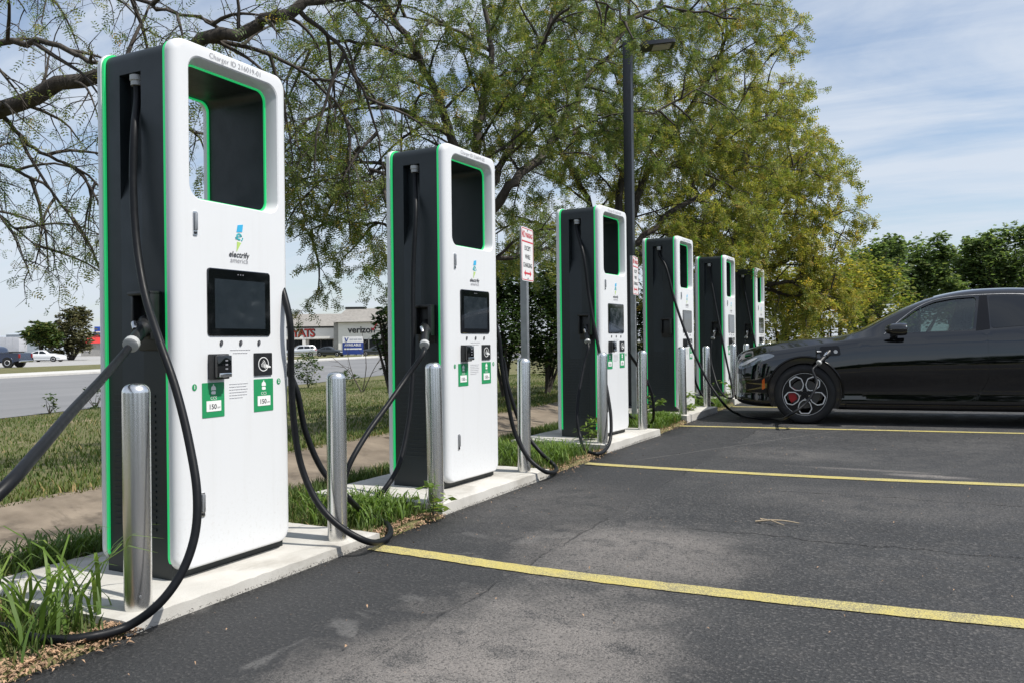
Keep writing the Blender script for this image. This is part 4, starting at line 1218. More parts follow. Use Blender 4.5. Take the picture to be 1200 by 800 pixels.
def main_car():
    Lc, S = 4.70, 1.0
    #      x     w     zb    zs    zt    wr
    tab = [(0.00, 0.66, 0.28, 0.71, 0.77, 0.50),
           (0.05, 0.77, 0.23, 0.76, 0.855, 0.57),
           (0.16, 0.85, 0.20, 0.805, 0.915, 0.63),
           (0.40, 0.91, 0.18, 0.865, 0.980, 0.68),
           (0.80, 0.935, 0.17, 0.93, 1.032, 0.70),
           (1.20, 0.938, 0.165, 0.985, 1.055, 0.72),
           (1.42, 0.938, 0.16, 1.02, 1.10, 0.72),
           (1.75, 0.938, 0.16, 1.045, 1.275, 0.68),
           (2.10, 0.938, 0.16, 1.06, 1.455, 0.63),
           (2.40, 0.938, 0.16, 1.07, 1.555, 0.61),
           (2.80, 0.938, 0.16, 1.085, 1.612, 0.60),
           (3.20, 0.938, 0.16, 1.10, 1.615, 0.59),
           (3.60, 0.938, 0.17, 1.12, 1.565, 0.57),
           (4.00, 0.93, 0.19, 1.14, 1.46, 0.55),
           (4.35, 0.90, 0.23, 1.13, 1.285, 0.55),
           (4.58, 0.82, 0.30, 1.06, 1.15, 0.55),
           (4.70, 0.70, 0.40, 0.95, 1.02, 0.50)]
    xs = [0, 0.04, 0.10, 0.20, 0.33, 0.48, 0.64, 0.80, 1.0, 1.18, 1.32, 1.44, 1.58, 1.75, 1.92, 2.1, 2.28, 2.48, 2.7, 2.95, 3.2, 3.45, 3.7, 3.9, 4.1, 4.3, 4.45, 4.58, 4.66, 4.70]
    root = empty('black_car')
    body = body_mesh(tab, xs, 2)
    body.parent = root
    tree = bvh(body)
    WX, WZ, RW = 0.845, 0.362, 0.362
    WX2 = WX + 2.95
    # wheel wells
    for wx in (WX, WX2):
        for sgn in (-1, 1):
            mb = MB(); ya, yb = sorted((sgn * 0.60, sgn * 1.2))
            mb.lathe([(0.0, ya), (0.425, ya), (0.425, yb), (0.0, yb)], 56, (wx, 0, WZ + 0.018), 'y')
            cu = mb.build('cut', None, None, None); boolean(body, cu)
    # cabin hollow and window openings
    cab_tab = []
    for x in (1.72, 1.9, 2.1, 2.4, 2.8, 3.2, 3.6, 3.95):
        w, zb, zs, zt, wr = interp(tab, x)
        cab_tab.append((x, w - 0.09, 0.42, zs - 0.01, zt - 0.055, max(wr - 0.05, 0.3)))
    cab = body_mesh(cab_tab, [r[0] for r in cab_tab], 1)
    boolean(body, cab)
    win_f = [(1.77, 1.085), (1.93, 1.225), (2.12, 1.365), (2.30, 1.445), (2.50, 1.482), (2.745, 1.495), (2.67, 1.112)]
    win_f = rounded(win_f, 0.045)
    mb = MB(); mb.extr(win_f, [], lambda a, c_: (a, -1.3, c_), lambda a, c_: (a, 1.3, c_)); boolean(body, mb.build('cut', None, None, None))
    # windscreen opening, cut square to the screen
    ws = rounded([(-0.56, 1.52), (0.56, 1.52), (0.66, 1.60), (0.66, 2.36), (-0.66, 2.36), (-0.66, 1.60)], 0.05)
    wsc = [(-0.60, 1.56), (0.60, 1.56), (0.53, 2.32), (-0.53, 2.32)]
    wsc = rounded(wsc, 0.06)
    mb = MB()
    def scr(d):
        def f(yv, xv):
            zt = interp(tab, xv)[3]
            return (xv - 0.45 * d, yv, zt + d)
        return f
    mb.extr(wsc, [], scr(-0.16), scr(0.16)); boolean(body, mb.build('cut', None, None, None))
    body.data.materials.clear(); body.data.materials.append(MAT['car_black'])
    me = body.data
    me.polygons.foreach_set('use_smooth', [True] * len(me.polygons)); me.set_sharp_from_angle(angle=R(32))
    body.name = 'body'
    # glass
    for sd in (-1, 1):
        mb = patch(tree, [(2.255 + (a - 2.255) * 1.03, 1.28 + (c_ - 1.28) * 1.05) for a, c_ in win_f], -0.012, 0.004, sd, 0.06)
        mb.build('front_window', 'clear_glass', root, 40)
        wr_ = rounded([(2.86, 1.125), (2.87, 1.503), (3.15, 1.498), (3.50, 1.455), (3.72, 1.40), (3.60, 1.185)], 0.045)
        patch(tree, wr_, 0.003, 0.006, sd, 0.07).build('rear_window', 'privacy_glass', root, 40)
        wq = rounded([(3.70, 1.20), (3.79, 1.375), (4.02, 1.27), (4.0, 1.235)], 0.03)
        patch(tree, wq, 0.003, 0.006, sd, 0.06).build('quarter_window', 'privacy_glass', root, 40)
        pil = rounded([(2.70, 1.10), (2.775, 1.505), (2.855, 1.508), (2.845, 1.118)], 0.01)
        patch(tree, pil, 0.003, 0.006, sd, 0.06).build('door_pillar_trim', 'car_trim', root, 40)
        # doors: panels standing just proud, their edges make the shut lines
        df = rounded([(1.44, 0.98), (1.44, 0.62), (1.50, 0.30), (2.66, 0.30), (2.80, 0.55), (2.795, 1.085)], 0.05)
        d1 = patch(tree, df, 0.006, 0.014, sd, 0.06).build('front_door', 'car_black', root, 40)
        dr = rounded([(2.812, 1.085), (2.815, 0.55), (2.69, 0.30), (3.36, 0.30), (3.44, 0.62), (3.62, 0.95), (3.66, 1.14)], 0.05)
        d2 = patch(tree, dr, 0.006, 0.014, sd, 0.06).build('rear_door', 'car_black', root, 40)
        bt = spline([(2.255, 0, 0)] * 2, 1)
        top = [(1.74, 1.075), (1.93, 1.245), (2.12, 1.388), (2.30, 1.468), (2.50, 1.505), (2.80, 1.520), (3.15, 1.518), (3.50, 1.475), (3.76, 1.405), (4.04, 1.268)]
        pts = []
        for a, c_, _ in [tuple(q) for q in spline([(a, c_, 0) for a, c_ in top], 5)]:
            hit = tree.ray_cast(Vector((a, sd * 3, c_)), Vector((0, -sd, 0)))
            if hit[0]: pts.append(hit[0] + Vector((0, sd * 0.002, 0)))
        mb = MB(); mb.tube(pts, 0.0045, 6); mb.build('window_trim', 'galvanised', root, 40)
        # headlight, marker, sill trim, fender lip
        hl = smooth_poly([(0.03, 0.705), (0.16, 0.785), (0.42, 0.855), (0.50, 0.83), (0.36, 0.765), (0.20, 0.695), (0.08, 0.665)], 4)
        h_ = patch(tree, hl, 0.003, 0.008, sd, 0.04).build('headlight', 'headlamp', root, 40)
        hl2 = smooth_poly([(0.07, 0.71), (0.18, 0.772), (0.30, 0.806), (0.22, 0.755), (0.13, 0.71)], 4)
        patch(tree, hl2, 0.007, 0.006, sd, 0.04).build('headlight_beam', 'rim_silver', h_, 40)
        gr = smooth_poly([(0.015, 0.61), (0.10, 0.60), (0.15, 0.50), (0.14, 0.36), (0.07, 0.31), (0.015, 0.34)], 4)
        patch(tree, gr, 0.003, 0.006, sd, 0.04).build('bumper_vent', 'headlamp', root, 40)
        mk_ = rounded([(0.345, 0.41), (0.350, 0.53), (0.378, 0.56), (0.383, 0.43)], 0.012)
        patch(tree, mk_, 0.003, 0.006, sd, 0.03).build('side_marker', 'amber', root, 40)
        sl_ = rounded([(1.30, 0.20), (1.30, 0.262), (3.34, 0.262), (3.34, 0.20)], 0.02)
        patch(tree, sl_, 0.006, 0.012, sd, 0.08).build('sill_trim', 'car_trim', root, 40)
        tl = smooth_poly([(4.40, 0.98), (4.52, 1.06), (4.66, 1.0), (4.66, 0.9), (4.5, 0.92)], 3)
        patch(tree, tl, 0.003, 0.006, sd, 0.05).build('tail_light', 'tail_red', root, 40)
        for wx in (WX, WX2):
            pts = []
            for a in range(-8, 189, 7):
                x_, z_ = wx + 0.437 * math.cos(R(a)), WZ + 0.018 + 0.437 * math.sin(R(a))
                hit = tree.ray_cast(Vector((x_, sd * 3, z_)), Vector((0, -sd, 0)))
                if hit[0]: pts.append(hit[0] + Vector((0, sd * 0.001, 0)))
            if len(pts) > 3:
                mb = MB(); mb.tube(pts, 0.014, 8); mb.build('arch_lip', 'car_trim', root, 50)
        # mirror: shell, glass side, stalk
        mb = MB()
        m0 = Vector((1.86, sd * 0.99, 1.115))
        rings = []
        for f, a, c_ in ((-0.13, 0.012, 0.010), (-0.11, 0.055, 0.045), (-0.05, 0.088, 0.066), (0.03, 0.100, 0.075), (0.085, 0.098, 0.072), (0.10, 0.090, 0.064)):
            rings.append([m0 + Vector((f, sd * (a * 1.0 * math.cos(R(t_)) * 0.95 + 0.05), c_ * math.sin(R(t_)) + 0.012)) for t_ in range(0, 360, 24)])
        mb.bridge(rings); n_ = len(rings[0]); k0 = len(mb.v)
        mb.add(rings[0], [tuple(range(n_))]); mb.add(rings[-1], [tuple(range(n_))])
        mi = mb.build('mirror', 'car_black', root, 40)
        mb = MB(); mb.tube([(1.84, sd * 0.89, 1.06), (1.85, sd * 0.95, 1.072), (1.855, sd * 1.0, 1.085)], [0.045, 0.035, 0.03], 8); mb.build('mirror_stalk', 'car_trim', mi, 40)
        wheel_detail(root, WX, sd * 0.805, WZ, RW, sd)
        wheel_detail(root, WX2, sd * 0.805, WZ, RW, sd)
        mb = MB()
        mb.extr(arc(0, 0, 0.10, 0.188, 150, 215, 8), [], lambda a, c_: (WX + a, sd * (0.805 + 0.005), WZ + c_), lambda a, c_: (WX + a, sd * (0.805 + 0.052), WZ + c_)); mb.build('brake_caliper', 'caliper_red', root, 30)
        mb = MB()
        mb.extr(arc(0, 0, 0.10, 0.188, 150, 215, 8), [], lambda a, c_: (WX2 + a, sd * (0.805 + 0.005), WZ + c_), lambda a, c_: (WX2 + a, sd * (0.805 + 0.052), WZ + c_)); mb.build('brake_caliper', 'caliper_red', root, 30)
    # windscreen glass
    mb = MB(); wsb = [(a * 1.03, 1.94 + (c_ - 1.94) * 1.03) for a, c_ in wsc]
    rows = 9; vs = []; fs = []
    for j in range(rows):
        xv = 1.545 + (2.335 - 1.545) * j / (rows - 1); hw = 0.62 - 0.085 * j / (rows - 1)
        w_, zb_, zs_, zt_, wr_ = interp(tab, xv)
        for i in range(9):
            yv = hw * (i / 4 - 1)
            hit = tree.ray_cast(Vector((xv, yv, 3)), Vector((0, 0, -1)))
            vs.append((xv, yv, hit[0].z - 0.010))
    fs = [(j * 9 + i, j * 9 + i + 1, (j + 1) * 9 + i + 1, (j + 1) * 9 + i) for j in range(rows - 1) for i in range(8)]
    mk('windscreen', vs, fs, 'clear_glass', root, 60)
    # wipers lying at the screen base
    for yv in (-0.45, 0.1):
        pts = []
        for f in range(7):
            yy = yv + 0.5 * f / 6 - 0.05; xv = 1.50 + 0.05 * f / 6
            hit = tree.ray_cast(Vector((xv, yy, 3)), Vector((0, 0, -1)))
            pts.append(hit[0] + Vector((0, 0, 0.018)))
        mb = MB(); mb.tube(pts, [0.012, 0.010, 0.008, 0.008, 0.007, 0.006, 0.005], 6); mb.build('wiper', 'car_trim', root, 40)
    # seats, dash and wheel seen through the glass
    for yv in (-0.37, 0.37):
        mb = MB(); mb.bbox(2.25, 2.78, yv - 0.25, yv + 0.25, 0.45, 0.68, 0.06)
        s_ = mb.build('seat', 'seat_dark', root, 40)
        mb = MB(); mb.bbox(2.70, 2.86, yv - 0.24, yv + 0.24, 0.62, 1.20, 0.06); mb.build('backrest', 'seat_dark', s_, 40)
        mb = MB(); mb.bbox(2.80, 2.90, yv - 0.13, yv + 0.13, 1.22, 1.40, 0.04); mb.build('headrest', 'seat_dark', s_, 40)
    mb = MB(); mb.bbox(1.80, 2.06, -0.70, 0.70, 0.60, 1.03, 0.05); mb.build('dashboard', 'seat_dark', root, 40)
    mb = MB(); mb.tube([(2.20 - 0.18 * 0.4 * math.sin(R(a)), -0.37 + 0.18 * math.cos(R(a)), 0.98 + 0.17 * math.sin(R(a))) for a in range(0, 361, 20)], 0.016, 8); mb.build('steering_wheel', 'seat_dark', root, 60)
    # open charging flap and inlet on the near front wing
    def onside(x_, z_, o_=0.0): return tree.ray_cast(Vector((x_, -3, z_)), Vector((0, 1, 0)))[0] + Vector((0, -o_, 0))
    fl = rounded([(1.02, 0.815), (1.02, 0.935), (1.24, 0.945), (1.26, 0.83)], 0.03)
    po = patch(tree, fl, 0.003, 0.008, -1, 0.04).build('charging_port', 'car_trim', root, 40)
    c_ = onside(1.20, 0.875, 0.004)
    mb = MB(); mb.lathe([(0.022, c_.y - 0.012), (0.022, c_.y + 0.005), (0.006, c_.y + 0.005)], 16, (c_.x, 0, c_.z), 'y'); mb.build('inlet_cap', 'rim_silver', po, 40)
    h0 = onside(0.985, 0.87)
    mb = MB(); mb.bbox(h0.x - 0.012, h0.x + 0.0, h0.y - 0.135, h0.y - 0.005, 0.805, 0.945, 0.005); mb.build('port_flap', 'car_black', po, 30)
    mb = MB(); mb.tube([(h0.x, h0.y - 0.05, 0.875), (h0.x + 0.03, h0.y - 0.03, 0.875), (h0.x + 0.05, h0.y + 0.01, 0.875)], 0.012, 8); mb.build('flap_hinge', 'galvanised', po, 40)
    # front badge bar and plate recess low in the nose
    mb = MB(); mb.bbox(-0.006, 0.05, -0.55, 0.55, 0.27, 0.33, 0.01); mb.build('front_lip', 'car_trim', root, 30)
    return root, onside(1.11, 0.88), tree
car, inlet_l, car_tree = main_car()
# stand it: near front wheel where the photograph shows it, nose to the chargers
th = math.atan2(d3.y, d3.x)
ct = G(943.5, 496.5)
CS = 0.98
Rm = Matrix.Rotation(th, 4, 'Z')
off = Rm @ Vector((0.845 * CS, -0.90 * CS, 0))
car.location = (ct.x - off.x, ct.y - off.y, lot_z(ct.y) + 0.002)
car.rotation_euler = (0, 0, th)
car.scale = (CS, CS, CS)
tag(car, 'black electric crossover car parked nose-in, charging from its front wing', 'car')
car_mw = Matrix.Translation(car.location) @ Rm @ Matrix.Scale(CS, 4)
# charging lead from the fourth charger to the car
il = car_mw @ inlet_l
e0 = il + Vector((0.02, 0.03, 0.0)); e1 = il + Vector((-0.10, -0.16, -0.15))
lc0, lc1 = c2l(3, [e0, e1])
g = connector(3, lc0, lc1)
cd = (e1 - e0).normalized()
cable(3, [lw(3, *EXN), lw(3, EXN[0], EXN[1], EXN[2] - 0.06), P(780, 312, 10.60), P(790, 350, 10.50), P(802, 386, 10.38), P(815, 417, 10.28), P(830, 447, 10.18), P(846, 470, 10.10), G(866, 485, 0.06), G(885, 489, 0.05), G(905, 490, 0.05), P(925, 486, il.y * 0.896 - il.x * 0.444 - 0.55), P(944, 472, il.y * 0.896 - il.x * 0.444 - 0.52), P(957, 450, il.y * 0.896 - il.x * 0.444 - 0.42), e1 + cd * 0.10, e1 + cd * 0.03, e1])

# ------------------------------------------------------------------ far vehicles
def far_car(name, tab, wheels, rw, paint, label, u, v, depth, flip, windows, hw, extra=None):
    root = empty(name)
    xs = sorted(set([r[0] for r in tab] + [(a[0] + b_[0]) / 2 for a, b_ in zip(tab, tab[1:])]))
    body = body_mesh(tab, xs, 1); body.parent = root
    tree = bvh(body)
    for wx in wheels:
        for sgn in (-1, 1):
            mb = MB(); ya, yb = sorted((sgn * hw * 0.68, sgn * 1.4)); mb.lathe([(0.0, ya), (rw * 1.14, ya), (rw * 1.14, yb), (0.0, yb)], 28, (wx, 0, rw), 'y'); boolean(body, mb.build('cut', None, None, None))
            mb = MB(); ys_ = sgn * (hw - 0.12)
            mb.lathe([(rw * 0.6, ys_ - 0.10), (rw, ys_ - 0.09), (rw, ys_ + 0.09), (rw * 0.62, ys_ + 0.10)], 24, (wx, 0, rw), 'y'); wh = mb.build('wheel', 'tyre', root, 40)
            mb = MB(); mb.lathe([(rw * 0.62, ys_ + sgn * 0.09), (rw * 0.58, ys_ + sgn * 0.105), (0.0, ys_ + sgn * 0.085)], 16, (wx, 0, rw), 'y'); mb.build('rim', 'rim_silver', wh, 40)
            for k in range(5):
                th_ = R(72 * k + 18); mb = MB(); mb.lathe([(rw * 0.16, ys_ + sgn * 0.09), (rw * 0.16, ys_ + sgn * 0.104)], 8, (wx + rw * 0.36 * math.cos(th_), 0, rw + rw * 0.36 * math.sin(th_)), 'y'); mb.build('rim_gap', 'frame_dark', wh, None)
    body.data.materials.clear(); body.data.materials.append(MAT[paint])
    body.data.polygons.foreach_set('use_smooth', [True] * len(body.data.polygons)); body.data.set_sharp_from_angle(angle=R(35))
    for sd in (-1, 1):
        for w_ in windows:
            p_ = patch(tree, rounded(w_, 0.05), 0.004, 0.008, sd, 0.12)
            if p_: p_.build('side_window', 'far_glass', root, 40)
    # lights, screen and back glass found on the surface itself
    def topband(name_, xa, xb, fr, mat):
        vs = []; n_ = 6
        for j in range(n_):
            xv = xa + (xb - xa) * j / (n_ - 1); wr_ = interp(tab, xv)[4]
            for i in range(5):
                yv = wr_ * fr * (i / 2 - 1); hit = tree.ray_cast(Vector((xv, yv, 4)), Vector((0, 0, -1)))
                vs.append((xv, yv, (hit[0].z if hit[0] else 1) + 0.006))
        mk(name_, vs, [(j * 5 + i, j * 5 + i + 1, (j + 1) * 5 + i + 1, (j + 1) * 5 + i) for j in range(n_ - 1) for i in range(4)], mat, root, 60)
    if extra: extra(root, tree, topband)
    q = P(u, v, depth)
    root.location = (q.x, q.y, FARZ + 0.10)
    root.rotation_euler = (0, 0, YAW + flip)
    return tag(root, label, 'car')
def light(root, tree, name_, poly, mat):
    for sd in (-1, 1):
        p_ = patch(tree, poly, 0.004, 0.008, sd, 0.08)
        if p_: p_.build(name_, mat, root, 40)
def sedan_tab(L_=4.7, h=1.45, w=0.90, van=False):
    if van: r_ = [(0, .62, .35, .72, .80, .45), (.12, .80, .24, .80, .92, .55), (.9, w, .22, .98, 1.06, .66), (1.25, w, .22, 1.02, 1.14, .70), (1.9, w, .22, 1.06, h * .95, .66), (2.5, w, .22, 1.08, h, .66), (3.6, w, .24, 1.10, h, .64), (4.2, w, .28, 1.10, h * .95, .60), (4.45, w * .95, .32, 1.08, 1.25, .62), (4.55, w * .85, .40, 1.0, 1.05, .60)]
    else: r_ = [(0, .60, .32, .62, .68, .45), (.12, .78, .22, .68, .78, .55), (.8, w, .20, .86, .93, .66), (1.35, w, .19, .92, 1.0, .68), (1.8, w, .19, .93, h * .86, .62), (2.3, w, .19, .94, h, .58), (3.0, w, .19, .96, h * .985, .57), (3.5, w, .20, .98, h * .86, .58), (4.0, w, .22, .98, 1.07, .64), (4.5, w * .92, .28, .95, 1.02, .62), (4.7, w * .75, .38, .85, .90, .55)]
    return [(x * L_ / r_[-1][0], *q) for x, *q in r_]
ws_sedan = [[(1.72, .97), (2.28, 1.33), (2.72, 1.34), (2.66, .99)], [(2.76, .99), (2.82, 1.34), (3.15, 1.30), (3.62, 1.05), (3.55, 1.01)]]
ws_suv = [[(1.62, 1.12), (2.0, 1.50), (2.62, 1.56), (2.60, 1.14)], [(2.70, 1.14), (2.70, 1.56), (3.45, 1.56), (3.50, 1.16)], [(3.60, 1.17), (3.56, 1.55), (4.05, 1.50), (4.15, 1.20)]]
def sedan_extra(root, tree, tb):
    tb('windscreen', 1.42, 2.15, 0.92, 'far_glass'); tb('rear_window', 3.2, 3.92, 0.9, 'far_glass')
    light(root, tree, 'headlight', [(.06, .60), (.4, .72), (.42, .64), (.1, .55)], 'rim_silver')
    light(root, tree, 'tail_light', [(4.3, .80), (4.3, .92), (4.64, .86), (4.62, .74)], 'tail_red')
def suv_extra(root, tree, tb):
    tb('windscreen', 1.28, 1.95, 0.92, 'far_glass'); tb('rear_window', 4.24, 4.42, 0.9, 'far_glass')
    light(root, tree, 'headlight', [(.06, .72), (.4, .84), (.42, .76), (.1, .66)], 'rim_silver')
    light(root, tree, 'tail_light', [(4.20, .95), (4.24, 1.25), (4.42, 1.2), (4.45, .9)], 'tail_red')
# ------------------------------------------------------------------ far side of the road
def place_far(o, u, depth, half, flip, extra_rot=0.0):
    q = P(u, 400, depth)
    rz = YAW + flip + extra_rot
    o.location = (q.x - math.cos(rz) * half, q.y - math.sin(rz) * half, FARZ + 0.10)
    o.rotation_euler = (0, 0, rz)
sd_tab = sedan_tab()
o = far_car('white_sedan', sd_tab, (0.92, 3.68), 0.33, 'car_white', 'white sedan parked across the road, left of the nearest charger', 53, 400, 100, math.pi, ws_sedan, 0.90, sedan_extra)
place_far(o, 53, 101, 2.35, math.pi)
o = far_car('dark_sedan', sd_tab, (0.92, 3.68), 0.33, 'car_grey', 'dark grey sedan facing right before the shop with red letters', 387, 400, 118, math.pi, ws_sedan, 0.90, sedan_extra)
place_far(o, 387, 118, 2.35, math.pi, R(-14))
o = far_car('dark_sedan', sd_tab, (0.92, 3.68), 0.33, 'car_grey', 'dark sedan right of the blue sign board, half behind the leafy tree', 440, 400, 120, 0, ws_sedan, 0.90, sedan_extra)
place_far(o, 440, 121, 2.35, 0, R(10))
o = far_car('silver_suv', sedan_tab(4.55, 1.70, 0.90, True), (0.90, 3.55), 0.34, 'car_silver', 'silver sport utility car parked below the red shop letters', 350, 400, 118, 0, ws_suv, 0.90, suv_extra)
place_far(o, 352, 117, 2.3, 0, R(24))

# pickup truck: cab, bed, tailgate
pk = empty('pickup_truck')
tab = [(0, .72, .45, .98, 1.04, .6), (.15, .88, .38, 1.02, 1.12, .7), (1.0, .98, .38, 1.12, 1.20, .74), (1.5, .99, .38, 1.15, 1.28, .74), (2.0, .99, .38, 1.16, 1.75, .70), (2.5, .99, .38, 1.17, 1.90, .70), (3.3, .99, .38, 1.18, 1.90, .70), (3.75, .99, .38, 1.18, 1.80, .70), (3.86, .98, .38, 1.18, 1.30, .78)]
b_ = body_mesh(tab, sorted(set([r[0] for r in tab] + [.5, 1.25, 1.75, 2.9])), 1); b_.parent = pk
tr_ = bvh(b_); b_.data.materials.append(MAT['car_navy']); b_.name = 'cab'
b_.data.polygons.foreach_set('use_smooth', [True] * len(b_.data.polygons)); b_.data.set_sharp_from_angle(angle=R(35))
mb = MB(); prof = rounded([(3.88, .52), (3.88, 1.22), (5.75, 1.24), (5.80, .60), (5.40, .50)], 0.05)
mb.extr(prof, [], lambda a, c_: (a, -.98, c_), lambda a, c_: (a, .98, c_)); bed = mb.build('bed', 'car_navy', pk, 30)
mb = MB(); mb.bbox(3.98, 5.70, -.85, .85, 1.18, 1.26, .02); mb.build('bed_liner', 'frame_dark', bed, 30)
mb = MB(); mb.bbox(5.70, 5.95, -.9, .9, .45, .62, .04); mb.build('bumper', 'chrome', pk, 30)
for sd in (-1, 1):
    for wx in (1.05, 4.75):
        ys_ = sd * .87
        mb = MB(); mb.lathe([(.24, ys_ - .13), (.40, ys_ - .12), (.41, ys_), (.40, ys_ + .12), (.24, ys_ + .13)], 28, (wx, 0, .41), 'y'); wh = mb.build('wheel', 'tyre', pk, 40)
        mb = MB(); mb.lathe([(.25, ys_ + sd * .12), (.23, ys_ + sd * .14), (.08, ys_ + sd * .10), (0, ys_ + sd * .13)], 20, (wx, 0, .41), 'y'); mb.build('rim', 'rim_silver', wh, 40)
        for k in range(6):
            t6 = R(60 * k); mb = MB(); mb.lathe([(.035, ys_ + sd * .11), (.035, ys_ + sd * .142)], 8, (wx + .16 * math.cos(t6), 0, .41 + .16 * math.sin(t6)), 'y'); mb.build('rim_gap', 'frame_dark', wh, None)
        mb = MB(); pts = [(wx + .50 * math.cos(R(a)), sd * .985, .44 + .50 * math.sin(R(a))) for a in range(-5, 186, 10)]
        mb.tube(pts, .045, 8); mb.build('arch_flare', 'car_navy', pk, 50)
        mb = MB(); mb.extr([(wx + .47 * math.cos(R(a)), .44 + .47 * math.sin(R(a))) for a in range(0, 360, 12)], [], lambda a, c_: (a, sd * .988, c_), lambda a, c_: (a, sd * .70, c_)); mb.build('wheel_well', 'frame_dark', pk, 30)
    for w_ in ([(1.85, 1.22), (2.22, 1.68), (2.85, 1.76), (2.85, 1.23)], [(2.95, 1.23), (2.95, 1.76), (3.60, 1.72), (3.62, 1.24)]):
        patch(tr_, rounded(w_, .05), .004, .008, sd, .1).build('side_window', 'far_glass', pk, 40)
    mb = MB(); mb.bbox(5.70, 5.83, min(sd * .84, sd * .985), max(sd * .84, sd * .985), .82, 1.16, .02); mb.build('tail_light', 'tail_red', pk, 30)
q = P(31.5, 400, 72)
pk.location = (q.x - math.cos(YAW) * 5.9, q.y - math.sin(YAW) * 5.9, FARZ + 0.02 + 0.10)
pk.rotation_euler = (0, 0, YAW)
tag(pk, 'dark blue pickup truck cut by the left picture edge', 'pickup')

# grey semi-trailer
tl_ = empty('semi_trailer')
mb = MB(); mb.bbox(-16, 0, -1.25, 1.25, 1.15, 3.75, .04); bx_ = mb.build('box', 'trailer_grey', tl_, 30)
for k in range(12):
    mb = MB(); mb.box(-15.3 + 1.28 * k, -15.22 + 1.28 * k, -1.262, -1.251, 1.25, 3.65); mb.build('side_post', 'trailer_grey', bx_, None)
mb = MB(); mb.bbox(-14, -.3, -.9, .9, .95, 1.14, .02); mb.build('chassis', 'frame_dark', tl_, 30)
for xk in (-4.2, -2.9):
    for sd in (-1, 1):
        mb = MB(); ys_ = sd * .95; mb.lathe([(.28, ys_ - .22), (.50, ys_ - .22), (.50, ys_ + .22), (.28, ys_ + .22)], 24, (xk, 0, .50), 'y'); wh = mb.build('wheel', 'tyre', tl_, 40)
        mb = MB(); mb.lathe([(.29, ys_ + sd * .21), (.1, ys_ + sd * .16), (0, ys_ + sd * .2)], 16, (xk, 0, .5), 'y'); mb.build('rim', 'rim_silver', wh, 40)
q = P(27, 400, 150); tl_.location = (q.x, q.y, FARZ + .10); tl_.rotation_euler = (0, 0, YAW)
tag(tl_, 'long grey semi-trailer behind the pickup at the left edge', 'trailer')

def gabled(name, label, u, depth, w, d_, h, rise, wall, roof, cat='building'):
    r_ = empty(name); q = P(u, 400, depth); r_.location = (q.x, q.y, FARZ + .05); r_.rotation_euler = (0, 0, YAW)
    mb = MB(); mb.box(-w / 2, w / 2, 0, d_, 0, h); wl = mb.build('wall', wall, r_, None)
    mb = MB(); mb.add([(-w / 2 - .3, -.3, h), (w / 2 + .3, -.3, h), (w / 2 + .3, d_ + .3, h), (-w / 2 - .3, d_ + .3, h), (-w / 2 - .3, d_ / 2, h + rise), (w / 2 + .3, d_ / 2, h + rise)], [(0, 1, 5, 4), (2, 3, 4, 5), (0, 4, 3), (1, 2, 5), (0, 3, 2, 1)]); mb.build('roof', roof, r_, None)
    for k in range(int(w // 3)):
        x_ = -w / 2 + 1.5 + 3 * k
        mb = MB(); mb.box(x_ - .45, x_ + .45, -.03, .02, 1.2, 2.4); wd = mb.build('window', 'far_glass', r_, None)
        mb = MB(); mb.box(x_ - .55, x_ + .55, -.08, .02, 1.08, 1.19); mb.build('sill', 'facade_white', wd, None)
    return tag(r_, label, cat)
gabled('steel_shed', 'blue grey steel shed above the trailer at the left', 27, 205, 8.5, 14, 5.2, .9, 'steel_building', 'steel_building')
gabled('long_white_building', 'low pale building behind the trailer at the left edge', -12, 230, 22, 16, 5.0, .5, 'facade_white', 'steel_building')
gabled('red_roof_shop', 'small shop with a red roof beside the nearest charger edge', 118, 165, 8, 8, 2.6, 1.7, 'brick_grey', 'canopy_red')
# tall sign beside it
bs_ = empty('pylon_sign'); q = P(117, 400, 168); bs_.location = (q.x, q.y, FARZ + .05); bs_.rotation_euler = (0, 0, YAW)
mb = MB(); mb.box(-.12, .12, -.12, .12, 0, 4.3); mb.build('post', 'frame_dark', bs_, None)
mb = MB(); mb.bbox(-1.0, 1.0, -.2, .2, 4.3, 6.0, .03); pn = mb.build('panel', 'sign_blue2', bs_, 30)
mb = MB(); mb.box(-.7, .7, -.212, -.202, 4.75, 5.05); mb.build('panel_band', 'sign_white', pn, None)
tag(bs_, 'blue pylon sign peeking out beside the nearest charger', 'sign')

# ------------------------------------------------------------------ shop row
DM = 135.0; pxm = DM / FPX
ml = empty('shop_row'); q = P(390, 400, DM); ml.location = (q.x, q.y, FARZ + .10); ml.rotation_euler = (0, 0, YAW)
zof = CAMZ - (FARZ + .10)
def zv(v): return (404 - v) * pxm + zof
def au(u): return (u - 390) * pxm
x0, x1 = au(215), au(402)
mb = MB(); mb.box(x0, x1, 1.8, 16, 0, zv(383)); wl = mb.build('wall', 'facade_white', ml, None)
mb = MB(); mb.box(x0, x1, 0.0, 0.5, zv(396.5), zv(384)); fsc = mb.build('fascia', 'facade_white', ml, None)
mb = MB(); mb.box(x0, x1, 0.5, 1.79, zv(396.5), zv(396.5) + .2); mb.build('soffit', 'facade_white', ml, None)
mb = MB(); mb.box(x0, x1, -.10, .45, zv(383.8), zv(382.2)); mb.build('gutter', 'frame_dark', ml, None)
mb = MB(); mb.add([(x0, -.4, zv(382)), (x1, -.4, zv(382)), (x1, 4.5, zv(366.5)), (x0, 4.5, zv(366.5)), (x0, 9, zv(366.5)), (x1, 9, zv(366.5)), (x1, 16, zv(382)), (x0, 16, zv(382))], [(0, 1, 2, 3), (3, 2, 5, 4), (4, 5, 6, 7), (1, 6, 5, 2), (0, 3, 4, 7), (0, 7, 6, 1)])
rf = mb.build('roof', 'roof_shingle', ml, None)
